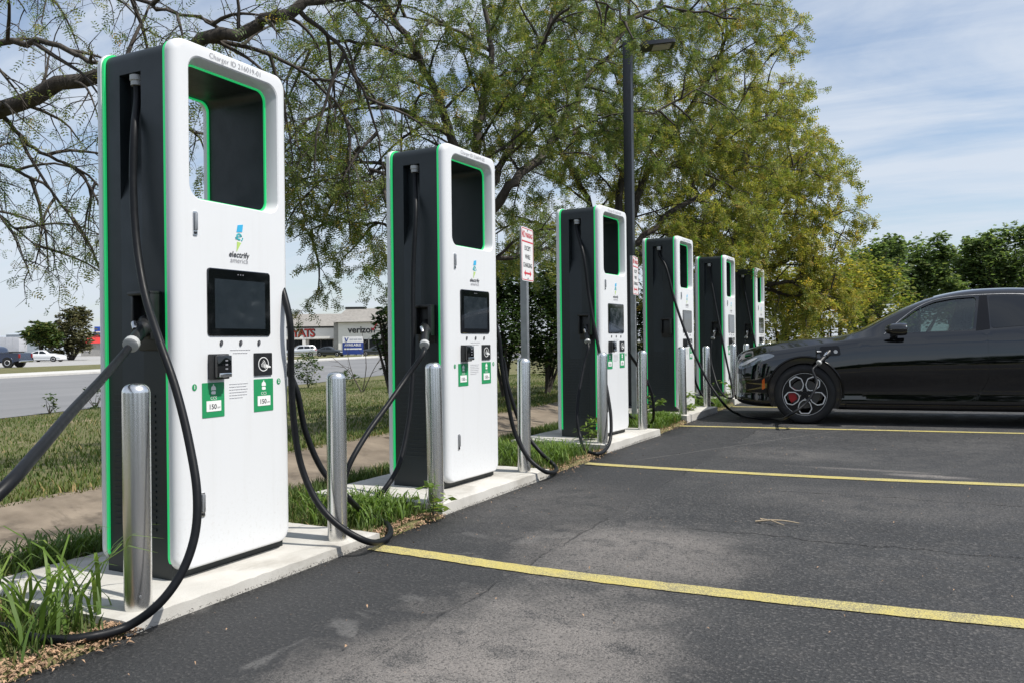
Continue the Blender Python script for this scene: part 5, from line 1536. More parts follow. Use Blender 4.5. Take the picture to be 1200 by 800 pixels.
# corner unit stands forward, taller
y0_ = -5.0
c0, c1 = au(404), au(520)
mb = MB(); mb.box(c0, c1, y0_, 16, 0, zv(379)); w2 = mb.build('corner_wall', 'facade_white', ml, None)
mb = MB(); mb.box(au(398.5), au(403.9), y0_ + .3, 1.7, 0, zv(379)); mb.build('side_wall', 'brick_grey', ml, None)
e0_, e1_ = au(398), au(524)
mb = MB(); zt_, zb2 = zv(362.5), zv(378.5)
mb.add([(e0_, y0_ - .8, zb2), (e1_, y0_ - .8, zb2), (e1_, 17, zb2), (e0_, 17, zb2), (e0_ + 1.6, y0_ + 3.2, zt_), (e1_ - 1.6, y0_ + 3.2, zt_), (e1_ - 1.6, 13, zt_), (e0_ + 1.6, 13, zt_)], [(0, 1, 5, 4), (1, 2, 6, 5), (2, 3, 7, 6), (3, 0, 4, 7), (4, 5, 6, 7), (0, 3, 2, 1)])
mb.build('corner_roof', 'roof_shingle', ml, None)
mb = MB(); mb.box(e0_ + 1.4, e0_ + 4.6, y0_ + 3.0, y0_ + 5.0, zt_ - .1, zt_ + .28); mb.build('roof_cap', 'frame_dark', ml, None)
# storefront bays: panes in dark frames
k = 0; xk = x0 + .2
while xk < x1 - 2.0:
    mb = MB(); mb.box(xk, xk + 1.85, 1.74, 1.79, .25, zv(397.5)); pn = mb.build('shop_window', 'far_glass', ml, None)
    for xx in (xk - .06, xk + .90, xk + 1.80):
        mb = MB(); mb.box(xx, xx + .09, 1.68, 1.73, .0, zv(397.2)); mb.build('mullion', 'frame_dark', pn, None)
    if k % 3 == 2:
        mb = MB(); mb.box(xk + 1.98, xk + 2.5, .05, .5, 0, zv(396.6)); mb.build('pillar', 'facade_white', ml, None); xk += .75
    xk += 2.0; k += 1
xk = c0 + .8
while xk < c1 - 2:
    mb = MB(); mb.box(xk, xk + 1.85, y0_ - .05, y0_ - .005, .25, zv(398)); pn = mb.build('shop_window', 'far_glass', ml, None)
    for xx in (xk - .05, xk + .9, xk + 1.80):
        mb = MB(); mb.box(xx, xx + .09, y0_ - .10, y0_ - .052, 0, zv(397.7)); mb.build('mullion', 'frame_dark', pn, None)
    xk += 2.1
def shop_letters(txt, size, ua, va, mat, yy, **kw):
    return lettering('shop_sign', txt, size, lambda a, c_: (au(ua) + a, yy, zv(va) + c_), mat, ml, **kw)
shop_letters('YATS', 1.85, 356.4, 390.2, 'frame_dark', -.02, bold=.08, space=.80)
shop_letters('YATS', 1.85, 355.8, 390, 'yats_red', -.06, bold=.03, space=.80)
shop_letters('verizon', 1.45, 430.5, 387.5, 'frame_dark', y0_ - .06, bold=.035)
mb = MB(); mb.extr([(0, .25), (.12, .38), (.33, .12), (.85, 1.0), (1.05, 1.0), (.42, -.1), (.26, -.1)], [], lambda a, c_: (au(441) + a, y0_ - .07, zv(387.5) + c_), lambda a, c_: (au(441) + a, y0_ - .03, zv(387.5) + c_)); mb.build('check_mark', 'sign_red', ml, None)
tag(ml, 'low shop row with brown shingle roof and red letters across the road', 'building')

# sign board before the shops
lb = empty('sign_board'); q = P(413.5, 400, 112); lb.location = (q.x, q.y, FARZ + .10); lb.rotation_euler = (0, 0, YAW)
pb = 112 / FPX
for x_ in (-1.25, 1.25):
    mb = MB(); mb.box(x_ - .06, x_ + .06, .06, .18, 0, 2.6); mb.build('post', 'facade_white', lb, None)
mb = MB(); mb.box(-1.42, 1.42, -.05, .05, .35, 1.95); p1_ = mb.build('blue_panel', 'sign_blue', lb, None)
mb = MB(); mb.box(-1.42, 1.42, -.05, .05, 1.955, 2.75); p2_ = mb.build('white_panel', 'sign_white', lb, None)
lettering('panel_text', 'AVAILABLE', .46, lambda a, c_: (a, -.07, 1.62 + c_), 'sign_white', p1_, bold=.012)
mb = MB(); mb.box(-1.2, 1.2, -.065, -.052, 1.0, 1.18); mb.build('panel_line', 'sign_white', p1_, None)
mb = MB(); mb.extr([(-1.15, 2.60), (-.98, 2.60), (-.88, 2.25), (-.70, 2.62), (-.56, 2.62), (-.82, 2.05), (-.95, 2.05)], [], lambda a, c_: (a, -.065, c_), lambda a, c_: (a, -.052, c_)); mb.build('panel_logo', 'sign_blue', p2_, None)
for x_, e_ in ((-.42, .05), (.12, .62), (.70, 1.25)):
    mb = MB(); mb.box(x_, e_, -.065, -.052, 2.26, 2.46); mb.build('panel_line', 'trailer_grey', p2_, None)
tag(lb, 'blue and white sign board standing between the dark sedans', 'sign')
# ------------------------------------------------------------------ plants
def rvec(rg): return Vector((rg.gauss(0, 1), rg.gauss(0, 1), rg.gauss(0, 1))).normalized()
class Tree:
    def __init__(s, seed):
        s.rg = random.Random(seed); s.paths = []; s.tips = []
    def limb(s, pts, r0, r1, per=5, wob=0.03):
        p = spline(pts, per)
        L_ = sum((a - b_).length for a, b_ in zip(p, p[1:]))
        for q in p[1:]: q += rvec(s.rg) * wob * L_ * 0.15
        n = len(p)
        s.paths.append((p, [r0 + (r1 - r0) * (i / (n - 1)) ** 0.8 for i in range(n)], 8))
        return p
    def grow(s, par, r0, lv, cfg, t0=0.15):
        rg = s.rg
        c = cfg[lv]
        cum = [0.0]
        for a, b_ in zip(par, par[1:]): cum.append(cum[-1] + (b_ - a).length)
        tot = cum[-1]
        if tot <= 0: return
        d = tot * t0 + rg.uniform(0, c['gap'])
        ph = rg.uniform(0, 6.28)
        while d < tot:
            i = max(k for k in range(len(cum)) if cum[k] <= d); i = min(i, len(par) - 2)
            f = (d - cum[i]) / max(cum[i + 1] - cum[i], 1e-6)
            p0 = par[i].lerp(par[i + 1], f)
            tg = (par[i + 1] - par[i]).normalized()
            ph += 2.4 + rg.uniform(-.5, .5)
            a = tg.orthogonal().normalized(); b_ = tg.cross(a)
            side = a * math.cos(ph) + b_ * math.sin(ph)
            side.z *= c.get('flat', .7)
            dr = (tg * c['fwd'] + side.normalized() + Vector((0, 0, c['up']))).normalized()
            ln = c['len'] * rg.uniform(.55, 1.25) * (1 - .45 * d / tot)
            n = c['n']; pts = [p0]; cur = dr
            for k in range(n):
                cur = (cur + rvec(rg) * c['wig'] + Vector((0, 0, -c['droop'] * (k + 1) / n))).normalized()
                pts.append(pts[-1] + cur * (ln / n))
            r = min(r0 * .6, c['r']) * rg.uniform(.8, 1.15)
            s.paths.append((pts, [r * (1 - .75 * k / n) for k in range(n + 1)], c['sides']))
            if lv + 1 < len(cfg): s.grow(pts, r, lv + 1, cfg, .12)
            if c.get('leaf'):
                for k in range(1, n + 1):
                    for _ in range(c['leaf']):
                        if rg.random() < c.get('lp', 1): s.tips.append((pts[k - 1].lerp(pts[k], rg.random()), (pts[k] - pts[k - 1]).normalized()))
            d += c['gap'] * rg.uniform(.6, 1.4)
    def wood(s, name, parent, mat='bark'):
        V = []; F = []; off = 0
        for pts, rad, n in s.paths:
            m_ = len(pts)
            P_ = np.array([tuple(q) for q in pts]); T = np.gradient(P_, axis=0); T /= np.linalg.norm(T, axis=1, keepdims=True) + 1e-9
            ref = np.array([0.31, 0.17, 0.93]) if abs(T[0][2]) < .8 else np.array([1.0, .1, 0])
            A = np.cross(T, ref); A /= np.linalg.norm(A, axis=1, keepdims=True) + 1e-9; B = np.cross(T, A)
            th = np.arange(n) * 2 * np.pi / n
            ring = P_[:, None, :] + np.array(rad)[:, None, None] * (A[:, None, :] * np.cos(th)[None, :, None] + B[:, None, :] * np.sin(th)[None, :, None])
            V.append(ring.reshape(-1, 3))
            i = np.arange(m_ - 1)[:, None] * n; k = np.arange(n)[None, :]; k2 = (k + 1) % n
            F.append((np.stack([i + k, i + k2, i + n + k2, i + n + k], -1) + off).reshape(-1, 4)); off += m_ * n
        V = np.concatenate(V); F = np.concatenate(F)
        o_ = np.array(parent.location) if parent else np.zeros(3)
        return npmesh(name, V - o_, F, mat, parent, smooth=True)
def leaves(name, tips, parent, mat, size, pairs, lw_, rng, bias=0.0, hang=.5, varfn=None, sp=0.5):
    """compound leaves: a hanging rachis with pairs of small leaflets"""
    if not tips: return None
    p0 = np.array([tuple(a) for a, _ in tips]); dr = np.array([tuple(b_) for _, b_ in tips])
    n = len(p0)
    d = dr + rng.normal(0, .7, (n, 3)); d[:, 2] -= hang; d /= np.linalg.norm(d, axis=1, keepdims=True) + 1e-9
    sd = np.cross(d, rng.normal(0, 1, (n, 3)) * np.array([.5, .5, 1.4])); sd /= np.linalg.norm(sd, axis=1, keepdims=True) + 1e-9
    nr = np.cross(sd, d)
    sz = size * rng.uniform(.65, 1.25, n)
    base = np.clip(rng.normal(.42 + bias, .2, n), 0, 1)
    if varfn is not None: base = np.clip(base + varfn(p0), 0, 1)
    Vs = []; var = []
    for k in range(pairs):
        f = (k + .6) / pairs
        for s_ in (-1, 1):
            c_ = p0 + d * (sz * f)[:, None]
            dirn = sd * s_ + d * .35 + nr * rng.normal(0, .35, n)[:, None]
            dirn /= np.linalg.norm(dirn, axis=1, keepdims=True)
            ll = (sz * sp * (1 - .35 * abs(f - .45)) * rng.uniform(.8, 1.2, n))[:, None]
            ww = d * (sz * lw_)[:, None] * .5
            tipv = c_ + dirn * ll; mid = c_ + dirn * ll * .45
            Vs.append(np.stack([c_, mid - ww, tipv, mid + ww], 1))
            var.append(np.repeat(np.clip(base + rng.normal(0, .07, n), 0, 1)[:, None], 4, 1))
    V = np.concatenate(Vs).reshape(-1, 3); var = np.concatenate(var).reshape(-1)
    F = np.arange(len(V)).reshape(-1, 4)
    o_ = np.array(parent.location) if parent else np.zeros(3)
    return npmesh(name, V - o_, F, mat, parent, var)

def cfg(lp, L1=1.7, leaf=2, dens=1.0, droop=.25):
    return [dict(gap=.34 / dens, len=L1, fwd=.7, up=.10, flat=.75, wig=.16, droop=droop, n=7, r=.022, sides=5),
            dict(gap=.22 / dens, len=.70, fwd=.8, up=.0, flat=.9, wig=.22, droop=droop, n=5, r=.008, sides=3, leaf=1, lp=lp * .4),
            dict(gap=.15 / dens, len=.30, fwd=.8, up=.0, flat=1, wig=.28, droop=droop, n=3, r=.0035, sides=3, leaf=leaf, lp=lp)]
def big_tree(name, label, seed, base, trunk, limbs, conf, mat, lsize, pairs, lwid, bias=0.0, group='locust trees behind the chargers', varfn=None, rt=.2, tops=.06):
    """trunk and limbs are world polylines; limbs carry (points, r0, r1, leafiness)"""
    root = empty(name, base)
    T = Tree(seed)
    T.limb(trunk, rt, rt * .6, 6, .01)
    for pts, r0, r1, lf, *ls in limbs:
        sc_ = ls[0] if ls else 1.0
        p = T.limb(pts, r0 * .78, r1 * .78, 6, .06)
        T.grow(p, r0, 0, [dict(c, lp=c.get('lp', 1) * lf, len=c['len'] * sc_) for c in conf], .12 if not ls else .55)
    T.wood('trunk', root)
    rng = np.random.default_rng(seed)
    leaves('crown', T.tips, root, mat, lsize, pairs, lwid, rng, bias, .45, varfn, .34)
    return tag(root, label, 'tree', group), T

def gz(q): return terr(q.x, q.y)
def base_at(u, depth):
    q = P(u, 400, depth); return Vector((q.x, q.y, gz(q) - .05))
# left tree: trunk out of frame, one long limb rising across the picture behind the nearest charger
b0 = base_at(-190, 8.6)
fork = Vector((b0.x, b0.y, 2.3))
limbs = [([fork, P(-60, 155, 8.3), P(0, 130, 8.2), P(110, 92, 8.1), P(240, 48, 8.0), P(350, 12, 8.0), P(430, -22, 8.0), P(520, -60, 8.2)], .14, .05, .55),
         ([fork, P(-40, 60, 7.8), P(60, 55, 7.6), P(130, 85, 7.5), P(200, 110, 7.4)], .06, .015, .30),
         ([fork + Vector((0, 0, .3)), P(-60, -30, 8.6), P(60, -30, 8.5), P(170, 5, 8.3), P(260, 30, 8.2)], .07, .015, .35),
         ([fork, P(-70, 190, 9.2), P(-10, 190, 9.4), P(60, 225, 9.6), P(100, 280, 9.6)], .05, .012, .45),
         ([P(0, 130, 8.2), P(40, 175, 8.6), P(95, 200, 8.8), P(150, 250, 9.0)], .035, .010, .35),
         ([P(-60, 155, 8.3), P(-20, 230, 9), P(20, 270, 9.2), P(55, 300, 9.2)], .03, .008, .6),
         ([P(110, 92, 8.1), P(170, 130, 8.6), P(240, 160, 9.0), P(330, 195, 9.4), P(390, 235, 9.6)], .03, .008, .5),
         ([P(240, 48, 8.0), P(330, 70, 8.3), P(400, 130, 8.7), P(440, 210, 9.0)], .035, .010, .6),
         ([P(350, 12, 8.0), P(400, 60, 8.2), P(440, 150, 8.5), P(450, 230, 8.7)], .035, .008, .7)]
big_tree('locust_tree', 'bare twigged locust tree whose thick limb crosses behind the nearest charger', 11, b0, [b0, b0 + Vector((.05, 0, 1.2)), fork], limbs, cfg(.42, 1.3, 3, 1.25, .26), 'leaf_locust', .125, 5, .11, .04, rt=.19)
# middle tree behind the second charger
b1 = base_at(548, 10.6); f1 = P(552, 262, 10.6)
limbs = [([f1, P(528, 160, 10.4), P(490, 70, 10.2), P(440, -10, 10), P(400, -60, 10)], .10, .03, .9),
         ([f1, P(560, 150, 10.8), P(575, 60, 10.9), P(560, -40, 11)], .11, .03, 1.0),
         ([f1, P(605, 215, 10.5), P(650, 160, 11.4), P(700, 80, 12.6), P(770, 10, 13.2), P(860, 20, 13.4)], .10, .02, 1.0),
         ([f1, P(585, 200, 10.9), P(620, 100, 11.2), P(650, 0, 11.4)], .08, .03, 1.0),
         ([P(528, 160, 10.4), P(470, 130, 10.0), P(410, 120, 9.8), P(350, 150, 9.6), P(320, 200, 9.6)], .05, .012, .8),
         ([f1, P(500, 215, 10.2), P(440, 190, 10), P(390, 200, 9.9), P(350, 235, 9.9)], .05, .010, .9),
         ([f1 + Vector((0, 0, -.6)), P(500, 290, 10.8), P(450, 265, 10.9), P(390, 262, 11), P(345, 280, 11)], .045, .010, .9),
         ([P(490, 70, 10.2), P(420, 50, 9.8), P(360, 60, 9.6), P(330, 100, 9.5)], .04, .010, .7),
         ([f1 + Vector((0, 0, -.5)), P(610, 300, 10.7), P(650, 288, 11.3), P(690, 280, 11.8)], .05, .012, 1.0),
         ([P(650, 160, 11.4), P(720, 150, 12.9), P(790, 120, 13.3), P(850, 90, 13.4)], .045, .010, 1.0),
         ([P(620, 100, 11.2), P(650, 20, 11.8), P(690, -20, 12.2), P(730, -30, 12.4)], .035, .010, 1.0),
         ([P(620, 100, 11.2), P(655, 20, 10.2), P(690, 0, 9.8), P(722, 12, 9.7), P(738, 35, 9.7)], .03, .008, 1.2, .42),
         ([P(575, 60, 10.9), P(520, 30, 10.5), P(470, 20, 10.2)], .04, .010, .8)]
big_tree('locust_tree', 'spreading locust tree rising behind the second charger', 12, b1, [b1, b1 + Vector((.03, 0, 1.2)), f1], limbs, cfg(1.0, 1.5, 4, 1.20, .20), 'leaf_locust', .125, 5, .12, .06, rt=.19)
# third tree behind the third and fourth chargers, yellowing
b2 = base_at(715, 14.5); f2 = P(722, 300, 14.5)
limbs = [([f2, P(760, 200, 14.8), P(820, 110, 15.2), P(860, 30, 15.5), P(875, -5, 15.5)], .11, .02, 1.2),
         ([f2, P(790, 250, 15), P(870, 190, 16.5), P(900, 130, 17), P(915, 95, 17)], .09, .015, 1.2),
         ([f2, P(800, 285, 15.5), P(880, 240, 17.5), P(920, 200, 18), P(945, 180, 18)], .08, .012, 1.2),
         ([f2, P(730, 190, 14.5), P(740, 80, 14.5), P(730, -40, 14.5)], .11, .03, 1.0),
         ([f2, P(680, 220, 14.5), P(640, 130, 14.5), P(610, 30, 14.5)], .09, .02, .9),
         ([P(820, 110, 15.2), P(850, 40, 15.3), P(840, -40, 15)], .05, .02, 1.1),
         ([f2, P(660, 270, 15), P(610, 260, 15.5), P(560, 280, 16)], .06, .012, .9),
         ([P(760, 200, 14.8), P(830, 180, 15.5), P(880, 100, 16), P(905, 60, 16)], .05, .012, 1.2),
         ([f2, P(780, 300, 16.5), P(840, 290, 18), P(900, 280, 19)], .05, .012, 1.2)]
big_tree('locust_tree', 'yellow green locust tree behind the lamp post', 13, b2, [b2, b2 + Vector((0, .05, 1.2)), f2], limbs, cfg(1.0, 1.75, 4, 1.1, .16), 'leaf_yellow', .15, 4, .15, .0, rt=.2)
b3 = base_at(868, 20); f3 = P(870, 330, 20)
limbs = [([f3, P(900, 270, 19.5), P(930, 225, 19), P(955, 190, 19)], .10, .012, 1.2),
         ([f3, P(930, 300, 19), P(960, 268, 19.4), P(980, 245, 19.2)], .09, .012, 1.2),
         ([f3, P(930, 330, 19), P(955, 312, 19.4), P(980, 298, 19.2)], .08, .012, 1.3),
         ([f3, P(920, 345, 19.5), P(950, 345, 19), P(975, 338, 18.6)], .06, .012, 1.3),
         ([f3, P(870, 240, 20), P(885, 150, 20), P(900, 90, 20)], .11, .02, 1.1),
         ([f3, P(830, 250, 20), P(800, 180, 20), P(790, 110, 20)], .09, .02, 1.0),
         ([f3, P(820, 310, 19.5), P(770, 290, 19), P(720, 280, 19)], .06, .02, 1.0),
         ([P(900, 270, 19.5), P(915, 200, 21), P(930, 150, 21.5)], .06, .012, 1.2)]
big_tree('locust_tree', 'golden green locust tree farthest along the charger row', 14, b3, [b3, b3 + Vector((0, .05, .8)), f3], limbs, cfg(1.0, 2.0, 4, 1.0, .12), 'leaf_yellow', .19, 4, .17, .08, rt=.2)

# dense crowns and shrubs made of leaf clumps
def clump_plant(name, label, seed, base, lobes, nleaf, lsize, mat, group, cat, bias=0.0, stems=7, trunk_r=.05, lw_=.5, sat=0):
    rg = random.Random(seed); rng = np.random.default_rng(seed)
    root = empty(name, base)
    T = Tree(seed)
    for c_, r_ in lobes:
        for _ in range(max(2, stems // len(lobes))):
            e = c_ + Vector((rg.uniform(-1, 1) * r_.x, rg.uniform(-1, 1) * r_.y, rg.uniform(-.4, .9) * r_.z)) * .8
            m_ = Vector(base).lerp(e, .5) + Vector((rg.uniform(-.2, .2), rg.uniform(-.2, .2), .15)) * r_.x
            T.paths.append((spline([Vector(base), m_, e], 4), list(np.linspace(trunk_r, trunk_r * .15, 9)), 5))
    T.wood('trunk', root)
    if sat:
        extra = []
        for c_, r_ in lobes:
            for _ in range(sat):
                d_ = rvec(rg); d_.z = abs(d_.z) * 1.2 - .1
                k_ = rg.uniform(.28, .5)
                extra.append((c_ + Vector((d_.x * r_.x, d_.y * r_.y, d_.z * r_.z)) * rg.uniform(.75, 1.1), r_ * k_))
        lobes = lobes + extra
    vol = np.array([r_.x * r_.y * r_.z for _, r_ in lobes]) ** .67; vol /= vol.sum()
    P0 = []
    for (c_, r_), w_ in zip(lobes, vol):
        n = int(nleaf * w_)
        nc = max(12, n // 14)
        d = rng.normal(0, 1, (nc, 3)); d /= np.linalg.norm(d, axis=1, keepdims=True)
        cen = np.array(tuple(c_)) + d * (rng.uniform(.25, 1.0, nc) ** .45)[:, None] * np.array(tuple(r_)) * rng.uniform(.85, 1.12, nc)[:, None]
        k = rng.integers(0, nc, n)
        P0.append(cen[k] + rng.normal(0, 1, (n, 3)) * min(r_) * .11)
    p0 = np.concatenate(P0); p0 = p0[p0[:, 2] > base[2] - .1]
    n = len(p0)
    d = rng.normal(0, 1, (n, 3)); d[:, 2] = abs(d[:, 2]) * .3 - .3; d /= np.linalg.norm(d, axis=1, keepdims=True)
    s_ = np.cross(d, rng.normal(0, 1, (n, 3)) * [.5, .5, 1.3]); s_ /= np.linalg.norm(s_, axis=1, keepdims=True) + 1e-9
    sz = lsize * rng.uniform(.6, 1.3, n)
    V = np.stack([p0, p0 + d * (sz * .45)[:, None] + s_ * (sz * lw_ * .5)[:, None], p0 + d * sz[:, None], p0 + d * (sz * .45)[:, None] - s_ * (sz * lw_ * .5)[:, None]], 1).reshape(-1, 3)
    var = np.repeat(np.clip(rng.normal(.45 + bias, .22, n), 0, 1), 4)
    npmesh('crown', V - np.array(base), np.arange(len(V)).reshape(-1, 4), mat, root, var)
    return tag(root, label, cat, group)
def px_lobes(items):
    """(u, v, depth, half width px, half height px) -> centre and radii in metres"""
    o = []
    for u, v, d_, a, h in items:
        o.append((P(u, v, d_), Vector((a * d_ / FPX, a * d_ / FPX, h * d_ / FPX))))
    return o
def shrub(seed, label, u, depth, items, n, ls, mat='leaf_dark', bias=0.0, name='shrub', group='shrubs behind the chargers', cat='shrub', **k):
    return clump_plant(name, label, seed, tuple(base_at(u, depth)), px_lobes(items), n, ls, mat, group, cat, bias, **k)
shrub(31, 'dark leafed young tree at the left edge of the second charger', 466, 12.5, [(463, 395, 12.5, 24, 42), (470, 430, 12.5, 20, 30), (450, 372, 12.3, 11, 14), (474, 370, 12.8, 22, 26)], 4200, .085, 'leaf_dark', name='young_tree', cat='tree', group=None)
shrub(32, 'dark green hedge bush between second charger and sign post', 590, 18.5, [(585, 380, 18.5, 34, 52), (600, 330, 18.7, 28, 30)], 11000, .10)
shrub(33, 'dense dark bush directly left of the third charger', 640, 19, [(638, 385, 19, 36, 50), (650, 340, 19.3, 28, 34)], 13000, .10, bias=.02)
shrub(34, 'green bush seen between third and fourth chargers', 745, 21, [(745, 390, 21, 36, 50), (725, 360, 21, 26, 36)], 10000, .11, bias=.05)
shrub(35, 'olive green bush behind the fourth and fifth chargers', 820, 23, [(815, 375, 23, 38, 56), (840, 350, 23, 30, 40)], 10000, .12, 'leaf_yellow', -.15)
shrub(36, 'yellow green bush right of the farthest charger', 915, 22, [(915, 365, 22, 40, 50), (900, 330, 22.2, 30, 34), (940, 350, 22, 30, 44)], 8500, .12, 'leaf_yellow', .06)
shrub(37, 'golden bush above the bonnet of the black car', 975, 23, [(970, 360, 23, 38, 46), (990, 335, 23.5, 32, 36), (955, 325, 23.5, 26, 30)], 8500, .12, 'leaf_yellow', .10)
shrub(38, 'green bush above the windscreen of the black car', 1035, 27, [(1030, 355, 27, 38, 48), (1012, 330, 27, 26, 36)], 6000, .14, 'leaf_yellow', -.12)
# dark trees at the right
def ftree(seed, label, u, depth, items, n, ls, mat='leaf_mid', bias=.0, group='dark trees at the right'):
    return shrub(seed, label, u, depth, items, n, ls, mat, bias, name='broadleaf_tree', group=group, cat='tree', trunk_r=.16, stems=14, sat=4)
ftree(41, 'dark green tree left most above the car roof', 1072, 46, [(1055, 325, 46, 28, 40), (1080, 310, 46, 30, 30), (1090, 345, 46, 30, 36), (1045, 300, 46, 18, 18)], 13000, .26)
ftree(42, 'dark green tree with a low dip above the car roof', 1125, 50, [(1120, 318, 50, 32, 30), (1105, 345, 50, 28, 34), (1135, 340, 50, 30, 34)], 12000, .27)
ftree(43, 'tallest dark green tree at the right edge', 1172, 48, [(1165, 312, 48, 36, 40), (1190, 300, 48, 30, 32), (1180, 345, 48, 36, 34), (1150, 296, 48, 22, 20)], 15000, .26)
ftree(44, 'dark green tree cut by the right picture edge', 1245, 50, [(1225, 325, 50, 34, 48), (1260, 330, 50, 34, 50)], 7000, .27)
ftree(45, 'pale green tree behind the car at the right', 1010, 40, [(1005, 340, 40, 26, 44), (1035, 318, 40, 24, 36)], 9000, .22, bias=-.05)
# pair of trees far across the road
ftree(51, 'round light green tree across the road by the trailer', 50, 108, [(48, 393, 108, 17, 13), (38, 390, 108, 9, 8), (62, 398, 108, 10, 10)], 5000, .50, 'leaf_dark', .35, group='trees across the road')
ftree(52, 'brownish spiky tree right of the light green one', 84, 112, [(85, 390, 112, 19, 24), (75, 378, 112, 10, 12), (96, 398, 112, 14, 16), (90, 372, 112, 8, 9), (70, 408, 112, 14, 10)], 7000, .48, 'leaf_brown', .0, group='trees across the road')
# weeds at the road edge
def weed(u, v, seed, label, w, h, n, ls=.07):
    q = G(u, v, FARZ + .02); dd = (q - CAMP).dot(fw)
    base = (q.x, q.y, gz(q))
    return clump_plant('weed_bush', label, seed, base, [(Vector(base) + Vector((0, 0, h * .55)), Vector((w, w, h * .55)))], n, ls, 'leaf_dark', 'weeds along the road edge', 'weed', .12, 6, .012)
weed(361, 456, 61, 'tall leafy weed right of the nearest charger', .55, 1.35, 900, .12)
weed(404, 455, 62, 'low scrubby weed beside the bare sapling', .6, .55, 500, .11)
weed(58, 484, 63, 'small weed at the road edge left of the nearest charger', .22, .50, 90, .10)
weed(112, 478, 64, 'thin weed at the road edge touching the nearest charger', .35, .75, 160, .10)
# bare sapling
bb = base_at(424, 24)
root = empty('bare_sapling', bb); T = Tree(66)
for (a, c_) in ((.0, 1.9), (-.9, 1.1), (.75, 1.35), (-.5, 1.55)):
    e = bb + RT * a + Vector((0, 0, c_))
    T.paths.append((spline([bb, bb.lerp(e, .45) + rvec(T.rg) * .12, e], 5), list(np.linspace(.016, .005, 11)), 5))
    T.grow(T.paths[-1][0], .016, 0, [dict(gap=.35, len=.55, fwd=.8, up=.1, flat=.8, wig=.2, droop=.05, n=4, r=.010, sides=4)], .3)
T.wood('trunk', root)
tag(root, 'bare leafless sapling left of the second charger', 'sapling')

# ------------------------------------------------------------------ grass
def blades(name, pts, h, w, lean, mat, rng, var, kind='stuff', parent=None, seg=2):
    n = len(pts)
    th = rng.uniform(0, 2 * np.pi, n); ld = np.stack([np.cos(th), np.sin(th), np.zeros(n)], 1)
    sd = np.stack([-np.sin(th), np.cos(th), np.zeros(n)], 1)
    hh = h * rng.uniform(.5, 1.35, n); le = lean * rng.uniform(.25, 1.05, n); ww = w * rng.uniform(.7, 1.3, n)
    prof = [(0, 0, 1.0), (.55, .35, .85), (1.0, 1.0, .06)] if seg == 2 else [(0, 0, .8), (.36, .12, 1), (.68, .42, .9), (.88, .85, .6), (.84, 1.28, .05)]
    rings = []
    for z_, l_, w_ in prof:
        c_ = pts + ld * (hh * le * l_)[:, None]; c_[:, 2] += hh * z_
        o_ = sd * (ww * .5 * w_)[:, None]
        rings += [c_ - o_, c_ + o_]
    V = np.stack(rings, 1); m_ = V.shape[1]
    F = []
    for k in range(len(prof) - 1): F.append(np.array([2 * k, 2 * k + 1, 2 * k + 3, 2 * k + 2]))
    F = (np.arange(n)[:, None, None] * m_ + np.stack(F)[None]).reshape(-1, 4)
    return npmesh(name, V.reshape(-1, 3), F, mat, parent, np.repeat(np.clip(var, 0, 1), m_))
rng = np.random.default_rng(5)
tv = np.vectorize(terr)
def fbm(x, y): return .5 * np.sin(x * 1.7 + 1.3 * np.sin(y * .9)) * np.sin(y * 1.3 + .7) + .3 * np.sin(x * 4.1 + y * 2.2) + .2 * np.sin(y * 6.3 - x * 3.1)
# bank lawn, dense near the swale and thinner towards the road
n = 100000
x = -6.0 - 16 * rng.random(n) ** 1.7; y = 1 + 32 * rng.random(n) ** 1.15
keep = np.array([road_d(a, c_) < RD0 - .3 for a, c_ in zip(x, y)]); x, y = x[keep], y[keep]
nb = fbm(x, y); z = tv(x, y)
edge = np.clip(1 - (-6.0 - x) / .8, 0, 1)
pts = np.stack([x, y, z], 1)
var = .40 + .30 * nb + rng.normal(0, .13, len(x)) + .45 * edge * rng.random(len(x)) + np.where(rng.random(len(x)) < .06, .5, 0)
tag(blades('bank_grass', pts, .052, .0125, .9, 'grass_blade', rng, var), 'mown green and tan lawn on the bank between swale and road', kind='stuff')
# lush strips round the pads
def off_pads(x, y):
    m_ = np.ones(len(x), bool)
    for i in range(6):
        m_ &= ~((x > XF - .80) & (y > CHY[i] - .41) & (y < CHY[i] + 1.15))
    return m_
n = 60000
x = -2.56 - 1.55 * rng.random(n); y = .2 + 19 * rng.random(n) ** 1.5
m_ = off_pads(x, y); x, y = x[m_], y[m_]
front = np.clip(1 - (-2.56 - x) / .30, 0, 1)
m_ = rng.random(len(x)) > front * .75; x, y = x[m_], y[m_]
pts = np.stack([x, y, tv(x, y)], 1)
var = .30 + .12 * fbm(x * 3, y * 3) + rng.normal(0, .16, len(x)) + np.where(rng.random(len(x)) < .05, .6, 0)
tag(blades('verge_grass', pts, .075, .0075, .9, 'grass_blade', rng, var), 'longer green grass growing between and behind the concrete pads', kind='stuff')
# taller tufts
x = []; y = []
for cx, cy, s_, k in ((-2.95, 3.95, .28, 900), (-3.0, 6.45, .45, 1500), (-2.9, 9.4, .45, 1500), (-2.75, 9.75, .25, 900), (-2.9, 12.3, .40, 1200), (-2.85, 15.1, .4, 900), (-3.72, 2.6, .35, 500)):
    x.append(rng.normal(cx, s_ * .55, k)); y.append(rng.normal(cy, s_ * .55, k))
x = np.concatenate(x); y = np.concatenate(y); m_ = off_pads(x, y) & (x < -2.6); x, y = x[m_], y[m_]
pts = np.stack([x, y, tv(x, y)], 1)
tag(blades('tall_verge_grass', pts, .12, .009, .9, 'grass_lush', rng, .4 + rng.normal(0, .2, len(x)), seg=4), 'uncut tufts of bright grass beside the pads', kind='stuff')
